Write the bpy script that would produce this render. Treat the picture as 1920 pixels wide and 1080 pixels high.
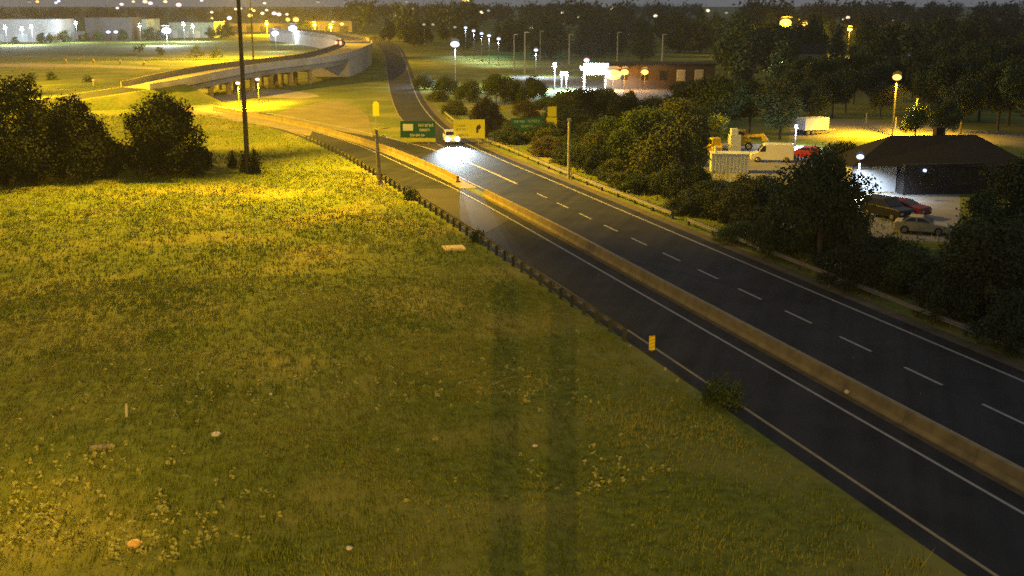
import bpy, math, random
import numpy as np
from mathutils import Vector, Matrix, Euler
R = math.radians
scene = bpy.context.scene
C = scene.collection
for o in list(bpy.data.objects):
    bpy.data.objects.remove(o)

# ------------------------------------------------------------------ camera
CAM_H, FPX, YH = 18.0, 2150.0, 10.0
PITCH = math.atan((540 - YH) / FPX)
cd = bpy.data.cameras.new('traffic_camera')
cam = bpy.data.objects.new('traffic_camera', cd)
C.objects.link(cam)
cam.location = (0, 0, CAM_H)
cam.rotation_euler = (math.pi / 2 - PITCH, 0, 0)
cd.sensor_width = 36.0
cd.lens = FPX / 1920 * 36.0
cd.clip_start, cd.clip_end = 0.5, 20000
scene.camera = cam

# ------------------------------------------------------------------ world: light-polluted night sky
world = bpy.data.worlds.new('World')
scene.world = world
world.use_nodes = True
wn, wl = world.node_tree.nodes, world.node_tree.links
wn.clear()
sky = wn.new('ShaderNodeTexSky')
sky.sky_type = 'NISHITA'
sky.sun_disc = False
sky.sun_elevation = R(-6)
sky.sun_rotation = R(150)
bg1 = wn.new('ShaderNodeBackground')
bg1.inputs['Strength'].default_value = 0.05
wl.new(sky.outputs[0], bg1.inputs['Color'])
bg2 = wn.new('ShaderNodeBackground')          # city glow on the cloud
bg2.inputs['Color'].default_value = (0.84, 0.90, 1.0, 1)
bg2.inputs['Strength'].default_value = 0.175
ad = wn.new('ShaderNodeAddShader')
wo = wn.new('ShaderNodeOutputWorld')
wl.new(bg1.outputs[0], ad.inputs[0]); wl.new(bg2.outputs[0], ad.inputs[1])
wl.new(ad.outputs[0], wo.inputs['Surface'])

sd = bpy.data.lights.new('moon', 'SUN')
sd.energy = 0.03; sd.angle = R(10); sd.color = (0.9, 0.95, 1.0)
moon = bpy.data.objects.new('moon', sd)
C.objects.link(moon)
moon.rotation_euler = (R(50), 0, R(150))

scene.view_settings.view_transform = 'Standard'
scene.view_settings.look = 'None'
scene.view_settings.exposure = 0.0
scene.view_settings.gamma = 1.0
scene.render.engine = 'CYCLES'
scene.cycles.use_denoising = False
scene.cycles.max_bounces = 3
scene.cycles.diffuse_bounces = 1
scene.cycles.glossy_bounces = 1
scene.cycles.transmission_bounces = 2
scene.cycles.sample_clamp_indirect = 3.0
scene.cycles.caustics_reflective = False
scene.cycles.caustics_refractive = False
scene.cycles.use_light_tree = True
scene.cycles.filter_width = 1.7

# ------------------------------------------------------------------ helpers
cp, sp_ = math.cos(PITCH), math.sin(PITCH)
FW, UP, RT = np.array([0, cp, -sp_]), np.array([0, sp_, cp]), np.array([1., 0, 0])

def ray(x, y):
    return FW * FPX + RT * (x - 960) + UP * (540 - y)

def G(x, y, z=0.0):
    """place on the plane at height z, surveyed from the photograph"""
    d = ray(x, y)
    t = (z - CAM_H) / d[2]
    return Vector((d[0] * t, d[1] * t, z))

def AT(x, y, dist):
    """point on the sight line at a distance dist (metres along +Y)"""
    d = ray(x, y)
    t = dist / d[1]
    return Vector((d[0] * t, d[1] * t, CAM_H + d[2] * t))

DIRX, DIRY = -0.3007, 0.9537          # heading of the highway
NX, NY = 0.9537, 0.3007               # to its right
def S(s, y):
    return Vector(((s - NY * y) / NX, y, 0))

MATS = {}
def nodes(name):
    m = bpy.data.materials.new(name)
    m.use_nodes = True
    nt = m.node_tree
    b = nt.nodes['Principled BSDF']
    return m, nt, b

def mat(name, col, rough=0.8, col2=None, scale=3.0, detail=4.0, metal=0.0, bump=0.0, spec=0.3, mid=0.5, width=0.25, rnd=0.0):
    if name in MATS: return MATS[name]
    m, nt, b = nodes(name)
    b.inputs['Roughness'].default_value = rough
    b.inputs['Metallic'].default_value = metal
    b.inputs['Specular IOR Level'].default_value = spec
    if col2 is None:
        col2 = tuple(c * 0.72 for c in col)
    tc = nt.nodes.new('ShaderNodeTexCoord')
    nz = nt.nodes.new('ShaderNodeTexNoise')
    nz.inputs['Scale'].default_value = scale
    nz.inputs['Detail'].default_value = detail
    nt.links.new(tc.outputs['Object'], nz.inputs['Vector'])
    cr = nt.nodes.new('ShaderNodeValToRGB')
    cr.color_ramp.elements[0].position = max(0, mid - width)
    cr.color_ramp.elements[1].position = min(1, mid + width)
    cr.color_ramp.elements[0].color = (*col2, 1)
    cr.color_ramp.elements[1].color = (*col, 1)
    nt.links.new(nz.outputs['Fac'], cr.inputs['Fac'])
    out = cr.outputs['Color']
    if rnd:
        oi = nt.nodes.new('ShaderNodeObjectInfo')
        mr = nt.nodes.new('ShaderNodeMapRange')
        mr.inputs['To Min'].default_value = 1 - rnd
        mr.inputs['To Max'].default_value = 1 + rnd
        nt.links.new(oi.outputs['Random'], mr.inputs['Value'])
        mx = nt.nodes.new('ShaderNodeMix'); mx.data_type = 'RGBA'; mx.blend_type = 'MULTIPLY'
        mx.inputs[0].default_value = 1
        nt.links.new(out, mx.inputs[6]); nt.links.new(mr.outputs[0], mx.inputs[7])
        out = mx.outputs[2]
    nt.links.new(out, b.inputs['Base Color'])
    if bump:
        bp = nt.nodes.new('ShaderNodeBump')
        bp.inputs['Strength'].default_value = bump
        bp.inputs['Distance'].default_value = 0.05
        nt.links.new(nz.outputs['Fac'], bp.inputs['Height'])
        nt.links.new(bp.outputs[0], b.inputs['Normal'])
    MATS[name] = m
    return m

def emit(name, col, strength, sample=False):
    if name in MATS: return MATS[name]
    m, nt, b = nodes(name)
    b.inputs['Base Color'].default_value = (*[0.5 * c for c in col], 1)
    b.inputs['Emission Color'].default_value = (*col, 1)
    b.inputs['Emission Strength'].default_value = strength
    if not sample:
        m.cycles.emission_sampling = 'NONE'
    MATS[name] = m
    return m

class MB:
    def __init__(self): self.v, self.f = [], []
    def add(self, vs, fs):
        n = len(self.v)
        self.v += [tuple(p) for p in vs]
        self.f += [tuple(i + n for i in q) for q in fs]
        return self
    def box(self, c, s, rz=0.0, taper=1.0, ry=0.0):
        x, y, z = [k / 2 for k in s]
        vs = [(-x, -y, -z), (x, -y, -z), (x, y, -z), (-x, y, -z),
              (-x * taper, -y * taper, z), (x * taper, -y * taper, z), (x * taper, y * taper, z), (-x * taper, y * taper, z)]
        M = Matrix.Translation(Vector(c)) @ Euler((0, ry, rz)).to_matrix().to_4x4()
        return self.add([M @ Vector(p) for p in vs], [(3, 2, 1, 0), (4, 5, 6, 7), (0, 1, 5, 4), (1, 2, 6, 5), (2, 3, 7, 6), (3, 0, 4, 7)])
    def tube(self, a, b, ra, rb=None, n=8, caps=True):
        rb = ra if rb is None else rb
        a, b = Vector(a), Vector(b)
        d = (b - a).normalized()
        u = d.orthogonal().normalized(); w = d.cross(u)
        vs = []
        for p, r in ((a, ra), (b, rb)):
            for i in range(n):
                t = 2 * math.pi * i / n
                vs.append(p + (u * math.cos(t) + w * math.sin(t)) * r)
        fs = [(i, (i + 1) % n, n + (i + 1) % n, n + i) for i in range(n)]
        if caps: fs += [tuple(range(n))[::-1], tuple(range(n, 2 * n))]
        return self.add(vs, fs)
    def ball(self, c, r, n=10, m=6, sz=1.0):
        vs, fs = [], []
        for j in range(m + 1):
            ph = math.pi * j / m
            for i in range(n):
                t = 2 * math.pi * i / n
                vs.append((c[0] + r * math.sin(ph) * math.cos(t), c[1] + r * math.sin(ph) * math.sin(t), c[2] + r * sz * math.cos(ph)))
        for j in range(m):
            for i in range(n):
                fs.append((j * n + i, (j + 1) * n + i, (j + 1) * n + (i + 1) % n, j * n + (i + 1) % n))
        return self.add(vs, fs)
    def prism(self, prof, y0, y1, axis='y'):
        """profile (a,b) points extruded; axis y: profile in xz; axis x: profile in yz"""
        n = len(prof)
        if axis == 'y': vs = [(a, y0, b) for a, b in prof] + [(a, y1, b) for a, b in prof]
        else: vs = [(y0, a, b) for a, b in prof] + [(y1, a, b) for a, b in prof]
        fs = [(i, (i + 1) % n, n + (i + 1) % n, n + i) for i in range(n)] + [tuple(range(n))[::-1], tuple(range(n, 2 * n))]
        return self.add(vs, fs)
    def sweep(self, pts, prof):
        """closed profile (offset to right, up) swept along ground points"""
        n = len(prof); vs = []; fs = []
        for i, p in enumerate(pts):
            a = pts[max(0, i - 1)]; b = pts[min(len(pts) - 1, i + 1)]
            t = Vector((b[0] - a[0], b[1] - a[1], 0)).normalized()
            r = Vector((t.y, -t.x, 0))
            for (o, h) in prof:
                vs.append(Vector(p) + r * o + Vector((0, 0, h)))
        for i in range(len(pts) - 1):
            for k in range(n):
                fs.append((i * n + k, i * n + (k + 1) % n, (i + 1) * n + (k + 1) % n, (i + 1) * n + k))
        fs += [tuple(range(n)), tuple(range((len(pts) - 1) * n, len(pts) * n))[::-1]]
        return self.add(vs, fs)
    def build(self, name, m, parent=None, smooth=False):
        me = bpy.data.meshes.new(name)
        me.from_pydata(self.v, [], self.f)
        import bmesh
        bm = bmesh.new(); bm.from_mesh(me)
        bmesh.ops.recalc_face_normals(bm, faces=bm.faces); bm.to_mesh(me); bm.free()
        me.materials.append(m)
        if smooth:
            me.polygons.foreach_set('use_smooth', [True] * len(me.polygons))
        return link(name, me, parent)

def link(name, me, parent=None):
    o = bpy.data.objects.new(name, me)
    C.objects.link(o)
    if parent is not None: o.parent = parent
    return o

def tag(o, label, cat, group=None):
    o['label'] = label; o['category'] = cat
    if group: o['group'] = group
    return o

def struct(o):
    o['kind'] = 'structure'
    return o

def thing(name, label, cat, loc=(0, 0, 0), rz=0.0, group=None):
    o = bpy.data.objects.new(name, None)
    C.objects.link(o)
    o.empty_display_size = 0.3
    o.location = loc; o.rotation_euler = (0, 0, rz)
    return tag(o, label, cat, group)

def dup(root, loc, rz=0.0, sc=None, label=None, group=None):
    r = root.copy(); C.objects.link(r)
    r.location = loc; r.rotation_euler = (0, 0, rz)
    if sc is not None: r.scale = sc if hasattr(sc, '__len__') else (sc,) * 3
    if label: r['label'] = label
    if group: r['group'] = group
    for ch in root.children:
        c = ch.copy(); C.objects.link(c); c.parent = r
        for gch in ch.children:
            d = gch.copy(); C.objects.link(d); d.parent = c
    return r

def light(name, kind, parent, loc, power, col, radius=0.3, rot=None, spot=None, blend=0.5):
    d = bpy.data.lights.new(name, kind)
    d.energy = power; d.color = col
    d.shadow_soft_size = radius
    if kind == 'SPOT' and spot:
        d.spot_size = R(spot); d.spot_blend = blend
    o = bpy.data.objects.new(name, d)
    C.objects.link(o)
    o.parent = parent; o.location = loc
    if rot: o.rotation_euler = rot
    return o

def resample(pts, n):
    P = [Vector((p[0], p[1], p[2] if len(p) > 2 else 0)) for p in pts]
    # catmull-rom, then even arc length
    dense = []
    for i in range(len(P) - 1):
        p0 = P[max(0, i - 1)]; p1 = P[i]; p2 = P[i + 1]; p3 = P[min(len(P) - 1, i + 2)]
        for k in range(12):
            t = k / 12
            dense.append(0.5 * ((2 * p1) + (p2 - p0) * t + (2 * p0 - 5 * p1 + 4 * p2 - p3) * t * t + (3 * p1 - p0 - 3 * p2 + p3) * t ** 3))
    dense.append(P[-1])
    L = [0]
    for a, b in zip(dense, dense[1:]): L.append(L[-1] + (b - a).length)
    out = []; j = 0
    for k in range(n):
        d = L[-1] * k / (n - 1)
        while j < len(L) - 2 and L[j + 1] < d: j += 1
        t = (d - L[j]) / max(1e-6, L[j + 1] - L[j])
        out.append(dense[j].lerp(dense[j + 1], min(1, t)))
    return out

def strip(name, left, right, z, m, parent=None, n=60):
    a, b = resample(left, n), resample(right, n)
    vs = [(p.x, p.y, p.z + z) for p in a] + [(p.x, p.y, p.z + z) for p in b]
    return MB().add(vs, [(i, n + i, n + i + 1, i + 1) for i in range(n - 1)]).build(name, m, parent)

def line(name, pts, w, z, m, parent=None, n=60):
    P = resample(pts, n); a = []; b = []
    for i, p in enumerate(P):
        t = (P[min(n - 1, i + 1)] - P[max(0, i - 1)]).normalized(); r = Vector((t.y, -t.x, 0))
        a.append(p - r * w / 2); b.append(p + r * w / 2)
    vs = [(p.x, p.y, p.z + z) for p in a] + [(p.x, p.y, p.z + z) for p in b]
    return MB().add(vs, [(i, n + i, n + i + 1, i + 1) for i in range(n - 1)]).build(name, m, parent)

def offs(pts, d):
    out = []
    for i, p in enumerate(pts):
        t = (Vector(pts[min(len(pts) - 1, i + 1)]) - Vector(pts[max(0, i - 1)])); t.z = 0; t.normalize()
        out.append(Vector(p) + Vector((t.y, -t.x, 0)) * d)
    return out

SODIUM = (1.0, 0.56, 0.012)
WHITE = (0.80, 0.90, 1.0)

# ------------------------------------------------------------------ materials
def grass_material(name, a, b, dry, s1=0.10, s2=2.2):
    m, nt, bs = nodes(name)
    tc = nt.nodes.new('ShaderNodeTexCoord')
    def noise(sc, det):
        n = nt.nodes.new('ShaderNodeTexNoise'); n.inputs['Scale'].default_value = sc; n.inputs['Detail'].default_value = det
        nt.links.new(tc.outputs['Object'], n.inputs['Vector']); return n
    def ramp(src, c0, c1, p0, p1):
        r = nt.nodes.new('ShaderNodeValToRGB'); e = r.color_ramp.elements
        e[0].position, e[1].position = p0, p1; e[0].color = (*c0, 1); e[1].color = (*c1, 1)
        nt.links.new(src, r.inputs['Fac']); return r
    fine = ramp(noise(s2, 6).outputs['Fac'], a, b, 0.35, 0.65)
    patch = ramp(noise(s1, 5).outputs['Fac'], (0, 0, 0), (1, 1, 1), 0.47, 0.64)
    mx = nt.nodes.new('ShaderNodeMix'); mx.data_type = 'RGBA'
    nt.links.new(patch.outputs['Color'], mx.inputs[0]); nt.links.new(fine.outputs['Color'], mx.inputs[6])
    mx.inputs[7].default_value = (*dry, 1)
    nt.links.new(mx.outputs[2], bs.inputs['Base Color'])
    bs.inputs['Roughness'].default_value = 0.95
    bs.inputs['Specular IOR Level'].default_value = 0.1
    MATS[name] = m
    return m

M_ground = grass_material('turf', (0.085, 0.112, 0.020), (0.17, 0.212, 0.038), (0.24, 0.235, 0.06))
M_grass = grass_material('grass_blades', (0.11, 0.143, 0.024), (0.23, 0.285, 0.05), (0.32, 0.315, 0.075), 0.12, 5.0)
M_weed = mat('weed_leaves', (0.46, 0.44, 0.13), 0.7, (0.26, 0.28, 0.07), 6)
def asphalt_material():
    m, nt, b = nodes('asphalt')
    tc = nt.nodes.new('ShaderNodeTexCoord')
    mp = nt.nodes.new('ShaderNodeMapping'); mp.inputs['Rotation'].default_value = (0, 0, -math.atan2(0.3007, 0.9537)); mp.inputs['Scale'].default_value = (1.1, 0.03, 1)
    mp.vector_type = 'TEXTURE'
    mp.inputs['Scale'].default_value = (1 / 1.1, 1 / 0.03, 1)
    nt.links.new(tc.outputs['Object'], mp.inputs['Vector'])
    n1 = nt.nodes.new('ShaderNodeTexNoise'); n1.inputs['Scale'].default_value = 1.0; n1.inputs['Detail'].default_value = 5
    nt.links.new(mp.outputs[0], n1.inputs['Vector'])
    n2 = nt.nodes.new('ShaderNodeTexNoise'); n2.inputs['Scale'].default_value = 0.35; n2.inputs['Detail'].default_value = 8
    nt.links.new(tc.outputs['Object'], n2.inputs['Vector'])
    ad_ = nt.nodes.new('ShaderNodeMath'); ad_.operation = 'MULTIPLY_ADD'; ad_.inputs[1].default_value = 0.5
    nt.links.new(n2.outputs['Fac'], ad_.inputs[0])
    ml = nt.nodes.new('ShaderNodeMath'); ml.operation = 'MULTIPLY'; ml.inputs[1].default_value = 0.5
    nt.links.new(n1.outputs['Fac'], ml.inputs[0]); nt.links.new(ml.outputs[0], ad_.inputs[2])
    cr = nt.nodes.new('ShaderNodeValToRGB'); e = cr.color_ramp.elements
    e[0].position, e[1].position = 0.36, 0.64; e[0].color = (0.009, 0.013, 0.020, 1); e[1].color = (0.031, 0.036, 0.046, 1)
    nt.links.new(ad_.outputs[0], cr.inputs['Fac']); nt.links.new(cr.outputs['Color'], b.inputs['Base Color'])
    b.inputs['Roughness'].default_value = 0.75; b.inputs['Specular IOR Level'].default_value = 0.2
    return m
M_asph = asphalt_material()
M_shoul = mat('shoulder_asphalt', (0.075, 0.070, 0.062), 0.9, (0.045, 0.042, 0.038), 0.8, 8, spec=0.2)
M_gravel = mat('gravel_verge', (0.15, 0.125, 0.085), 0.95, (0.07, 0.065, 0.045), 1.2, 8)
M_paintw = mat('white_road_paint', (0.42, 0.42, 0.41), 0.6, (0.26, 0.26, 0.25), 2.5, 8)
M_painty = mat('yellow_road_paint', (0.40, 0.34, 0.19), 0.6, (0.24, 0.2, 0.12), 2.5, 8)
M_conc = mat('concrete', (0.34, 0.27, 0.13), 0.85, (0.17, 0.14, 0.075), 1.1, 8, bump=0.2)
M_conc2 = mat('bridge_concrete', (0.40, 0.385, 0.35), 0.85, (0.27, 0.26, 0.24), 0.5, 8)
M_steel = mat('galvanised_steel', (0.42, 0.43, 0.43), 0.5, (0.30, 0.31, 0.31), 4, metal=0.6)
M_rail = mat('weathered_rail', (0.15, 0.145, 0.12), 0.7, (0.09, 0.085, 0.07), 2, 8)
M_rail2 = mat('dull_rail', (0.22, 0.21, 0.17), 0.7, (0.15, 0.14, 0.115), 2, 8)
M_post = mat('guardrail_post', (0.07, 0.085, 0.065), 0.8, None, 5)
M_wood = mat('weathered_wood', (0.30, 0.27, 0.22), 0.85, (0.18, 0.155, 0.125), 4, 8)
M_mast = mat('mast_steel', (0.085, 0.075, 0.065), 0.55, (0.055, 0.05, 0.045), 3, metal=0.3)
M_leaf = [mat('leaves_dark', (0.055, 0.080, 0.030), 0.75, (0.026, 0.040, 0.016), 0.9, 6, rnd=0.25, spec=0.2),
          mat('leaves_mid', (0.075, 0.115, 0.032), 0.75, (0.032, 0.052, 0.016), 0.9, 6, rnd=0.25, spec=0.2),
          mat('leaves_olive', (0.095, 0.115, 0.036), 0.75, (0.045, 0.055, 0.018), 0.9, 6, rnd=0.25, spec=0.2),
          mat('leaves_brown', (0.110, 0.100, 0.045), 0.8, (0.05, 0.048, 0.022), 0.9, 6, rnd=0.2, spec=0.2)]
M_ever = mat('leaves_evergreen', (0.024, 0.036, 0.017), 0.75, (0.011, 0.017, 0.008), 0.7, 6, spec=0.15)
M_bark = mat('bark', (0.085, 0.068, 0.05), 0.9, None, 4)
M_glass = mat('dark_glass', (0.02, 0.022, 0.025), 0.12, (0.015, 0.016, 0.018), 2, spec=0.6)
M_tyre = mat('tyre_rubber', (0.025, 0.025, 0.025), 0.85, None, 6)
M_rim = mat('wheel_rim', (0.35, 0.35, 0.36), 0.4, None, 6, metal=0.7)
M_wpaint = mat('white_vehicle_paint', (0.78, 0.79, 0.80), 0.4, (0.70, 0.71, 0.72), 1.5)
M_roof = mat('dark_shingles', (0.017, 0.017, 0.019), 0.9, (0.011, 0.011, 0.012), 3, 8)
M_siding = mat('pale_siding', (0.52, 0.55, 0.56), 0.7, (0.42, 0.45, 0.46), 0.8)

# ------------------------------------------------------------------ ground
rng = np.random.default_rng(7)

def vnoise(x, y, sc, seed):
    r = np.random.default_rng(seed); T = r.random((64, 64))
    u, v = x / sc, y / sc
    i, j = np.floor(u).astype(int), np.floor(v).astype(int)
    a, b = u - i, v - j
    a = a * a * (3 - 2 * a); b = b * b * (3 - 2 * b)
    t = lambda p, q: T[p % 64, q % 64]
    return (t(i, j) * (1 - a) + t(i + 1, j) * a) * (1 - b) + (t(i, j + 1) * (1 - a) + t(i + 1, j + 1) * a) * b

def hgt(x, y):
    """gentle lumps of the field, flat wherever roads and walls stand"""
    x = np.asarray(x, float); y = np.asarray(y, float)
    s = NX * x + NY * y
    m = np.clip((21.5 - s) / 8, 0, 1) * np.clip((112 - y) / 15, 0, 1) * np.clip((y - 3) / 10, 0, 1)
    return m * (0.9 * (vnoise(x, y, 11, 3) - 0.35) + 0.35 * (vnoise(x, y, 3.7, 4) - 0.5))

def grid_axis(lo, hi, near_lo, near_hi, step):
    near = np.arange(near_lo, near_hi + 1e-6, step)
    a = near_lo - np.geomspace(step * 2, near_lo - lo, 22)[::-1]
    b = near_hi + np.geomspace(step * 2, hi - near_hi, 22)
    return np.concatenate([a, near, b])
gx = grid_axis(-9000, 9000, -70, 30, 1.25)
gy = grid_axis(-3000, 15000, 0, 130, 1.25)
X, Y = np.meshgrid(gx, gy)
Z = hgt(X, Y)
nx, ny = len(gx), len(gy)
co = np.stack([X, Y, Z], -1).reshape(-1, 3)
idx = np.arange(nx * ny).reshape(ny, nx)
quads = np.stack([idx[:-1, :-1], idx[:-1, 1:], idx[1:, 1:], idx[1:, :-1]], -1).reshape(-1, 4)

def np_mesh(name, co, faces, m, parent=None, smooth=False):
    me = bpy.data.meshes.new(name)
    k = faces.shape[1]
    me.vertices.add(len(co)); me.vertices.foreach_set('co', np.ascontiguousarray(co, np.float32).ravel())
    me.loops.add(faces.size); me.loops.foreach_set('vertex_index', np.ascontiguousarray(faces, np.int32).ravel())
    me.polygons.add(len(faces)); me.polygons.foreach_set('loop_start', np.arange(0, faces.size, k, dtype=np.int32))
    me.polygons.foreach_set('loop_total', np.full(len(faces), k, np.int32))
    if smooth: me.polygons.foreach_set('use_smooth', np.ones(len(faces), bool))
    me.update(calc_edges=True); me.validate()
    me.materials.append(m)
    return link(name, me, parent)
struct(np_mesh('ground', co, quads, M_ground, smooth=True))

# ------------------------------------------------------------------ roads
def P(*pts, z=0.0):
    return [G(x, y, z) for x, y in pts]
N0 = 12
ramp_l = [S(25.2, 12), S(25.2, 40), S(25.2, 70)] + P((900, 440), (827, 393), (762, 354), (700, 317), (640, 285), (560, 252), (500, 235), (440, 221), (380, 209), (300, 196))
ramp_r = [S(29.4, 12), S(29.4, 40), S(29.4, 70)] + P((945, 404), (850, 353), (795, 328), (700, 284), (640, 262), (560, 239), (500, 225), (440, 213), (380, 203), (300, 191))
bar_c = [S(31.0, 12), S(31.0, 40), S(31.0, 70), S(31.0, 95)] + P((880, 353), (800, 314), (700, 275), (600, 246), (540, 232), (480, 220), (400, 206))
hw_l = [S(32.0, 12), S(32.0, 40), S(32.0, 70), S(32.0, 95)] + P((893, 351), (808, 311), (704, 272), (604, 243), (544, 229), (484, 217), (400, 203), (300, 186))
hw_m = [S(36.0, 12), S(36.0, 40), S(36.0, 70), S(36.0, 100), S(36.0, 118)] + P((890, 310), (820, 284), (765, 268), (700, 252), (640, 239), (560, 223), (500, 212), (400, 195), (300, 180))
hw_r = [S(40.2, 12), S(40.2, 40), S(40.2, 70), S(40.2, 100), S(40.2, 118)] + P((929, 295), (880, 272), (842, 250), (808, 220), (784, 186), (770, 150), (760, 118), (748, 92), (730, 78), (700, 68))
ex_l = [S(36.0, 112), S(36.0, 118)] + P((890, 310), (838, 280), (795, 256), (765, 236), (745, 212), (733, 180), (727, 150), (723, 118), (718, 98), (705, 84), (685, 72))

# the near ramp
ramp = struct(strip('ramp', offs(ramp_l, -0.9), offs(ramp_r, 1.0), 0.012, M_asph, n=90))
line('edge_line', ramp_l, 0.16, 0.017, M_painty, ramp, 90)
line('edge_line', ramp_r, 0.16, 0.017, M_paintw, ramp, 90)
patch = strip('lit_patch', [ramp_l[i] + Vector((0.2, 0, 0)) for i in (3, 4, 5)], [Vector(p) - Vector((0.2, 0, 0)) for p in P((960, 412), (900, 380), (852, 354))], 0.0155,
              mat('headlit_pavement', (0.055, 0.055, 0.058), 0.7, (0.035, 0.035, 0.037), 0.35, 5), ramp, 20)  # lighter strip: headlight spill on the ramp put into its colour
# main highway
highway = struct(strip('highway', offs(hw_l, -0.3), offs(hw_m, 0.1), 0.008, M_asph, n=90))
line('edge_line', offs(hw_l, 0.35), 0.16, 0.013, M_painty, highway, 90)
line('gore_line', hw_m[4:12], 0.30, 0.025, M_paintw, highway, 60)
ex_full_l = [S(36.0, 12), S(36.0, 40), S(36.0, 70)] + ex_l
exit_road = struct(strip('exit_road', offs(ex_full_l, -0.1), offs(hw_r, 1.1), 0.016, M_asph, n=110))
line('edge_line', hw_r, 0.18, 0.021, M_paintw, exit_road, 110)
line('edge_line', ex_l[2:], 0.18, 0.021, M_painty, exit_road, 60)
# gore pavement
struct(strip('gore', P((890, 310), (838, 281), (800, 260)), P((890, 311), (820, 285), (770, 270)), 0.020, M_shoul, n=16))
# dashes: 3 m dash, 3 m gap
y0 = 30.8
k = 0
dm = None
while y0 < 112:
    a, b = S(36.0, y0), S(36.0, y0 + 3.0 * DIRY)
    if dm is None:
        c = (b - a); L = c.length; t = c.normalized(); r = Vector((t.y, -t.x, 0)) * 0.09
        dm = MB().add([-c / 2 - r, -c / 2 + r, c / 2 + r, c / 2 - r], [(0, 1, 2, 3)]).build('lane_dash', M_paintw, exit_road)
        dm.location = (a + b) / 2 + Vector((0, 0, 0.022))
    else:
        d = dm.copy(); C.objects.link(d); d.parent = exit_road; d.location = (a + b) / 2 + Vector((0, 0, 0.022))
    y0 += 5.86 * DIRY
# paved shoulder and gravel on the beside the highway
struct(strip('shoulder', offs(hw_r, 1.0)[:10], offs(hw_r, 2.1)[:10], 0.006, M_gravel, n=80))
struct(strip('median_verge', offs(ramp_r, 0.9)[:14], offs(bar_c, -0.25)[:11], 0.005, M_gravel, n=80))

# paler concrete and dirt where the carriageways part under the flyover
M_apron = mat('pale_apron', (0.30, 0.26, 0.19), 0.9, (0.18, 0.155, 0.11), 0.35, 7)
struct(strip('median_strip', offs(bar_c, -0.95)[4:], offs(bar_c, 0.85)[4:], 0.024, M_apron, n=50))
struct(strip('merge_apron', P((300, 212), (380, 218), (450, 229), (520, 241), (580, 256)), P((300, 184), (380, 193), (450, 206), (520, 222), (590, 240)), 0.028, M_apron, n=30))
struct(strip('dirt_island', P((500, 222), (560, 231), (640, 246), (700, 257)), P((520, 212), (580, 196), (640, 190), (690, 216)), 0.018, mat('dry_ground', (0.25, 0.215, 0.10), 0.95, (0.14, 0.13, 0.05), 0.25, 7), n=24))
# roads farther off
far_road = struct(strip('far_road', P((-120, 127), (0, 125.5), (120, 126), (220, 128), (300, 131)), P((-120, 120), (0, 119.5), (120, 120.5), (220, 123), (300, 127)), 0.02,
                        mat('pale_pavement', (0.34, 0.31, 0.27), 0.85, (0.24, 0.22, 0.19), 0.3, 6), n=30))
struct(strip('underpass_road', P((360, 199), (430, 190), (480, 183), (560, 185), (600, 181)), P((330, 185), (420, 178), (470, 168), (540, 169), (590, 177)), 0.012, MATS['pale_pavement'], n=24))
struct(strip('distant_road', P((380, 70), (480, 66), (560, 66), (640, 70)), P((380, 65), (480, 60), (560, 59), (650, 64)), 0.05, M_shoul, n=20))
side_street = struct(strip('side_street', P((1480, 262), (1580, 258), (1690, 262), (1760, 262), (1920, 275)), P((1480, 222), (1560, 224), (1690, 233), (1760, 238), (1920, 252)), 0.012,
                           mat('street_pavement', (0.26, 0.24, 0.21), 0.85, (0.17, 0.155, 0.14), 0.4, 6), n=24))
struct(strip('yard', P((1290, 335), (1420, 345), (1520, 350), (1580, 430), (1700, 450), (1800, 455)), P((1310, 266), (1400, 270), (1520, 275), (1600, 300), (1700, 320), (1800, 330)), 0.010,
             mat('yard_paving', (0.30, 0.30, 0.29), 0.85, (0.20, 0.20, 0.195), 0.5, 7), n=20))
struct(strip('parking_lot', P((960, 168), (1060, 190), (1150, 188), (1300, 190)), P((960, 142), (1060, 146), (1150, 150), (1340, 158)), 0.015, mat('lot_paving', (0.13, 0.13, 0.13), 0.85, None, 0.4), n=16))
struct(strip('sports_field', P((915, 112), (960, 112), (1010, 110), (1060, 108)), P((915, 92), (960, 93), (1010, 93), (1060, 93)), 0.03, grass_material('sports_turf', (0.10, 0.22, 0.05), (0.14, 0.28, 0.06), (0.16, 0.26, 0.07)), n=14))
struct(strip('lawn', P((1005, 192), (1040, 196), (1080, 192)), P((1005, 166), (1040, 166), (1080, 166)), 0.035, MATS['sports_turf'], n=8))

# ------------------------------------------------------------------ median barrier
mb_root = thing('median_barrier', 'long concrete median barrier between the ramp and the highway lanes', 'barrier', (0, 0, 0))
BC = resample(bar_c, 361)
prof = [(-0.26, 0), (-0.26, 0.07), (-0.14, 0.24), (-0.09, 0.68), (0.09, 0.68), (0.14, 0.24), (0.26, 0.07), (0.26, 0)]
for i in range(0, 360, 8):
    seg = [BC[j].copy() for j in range(i, i + 9)]
    pxm = 960 + FPX * seg[4].x / (seg[4].y * cp + CAM_H * sp_)
    if 866 < pxm < 896: continue            # the maintenance gap
    seg[-1] = seg[-1].lerp(seg[-2], 0.06)
    MB().sweep(seg, prof).build('segment', M_conc, mb_root)

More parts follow.
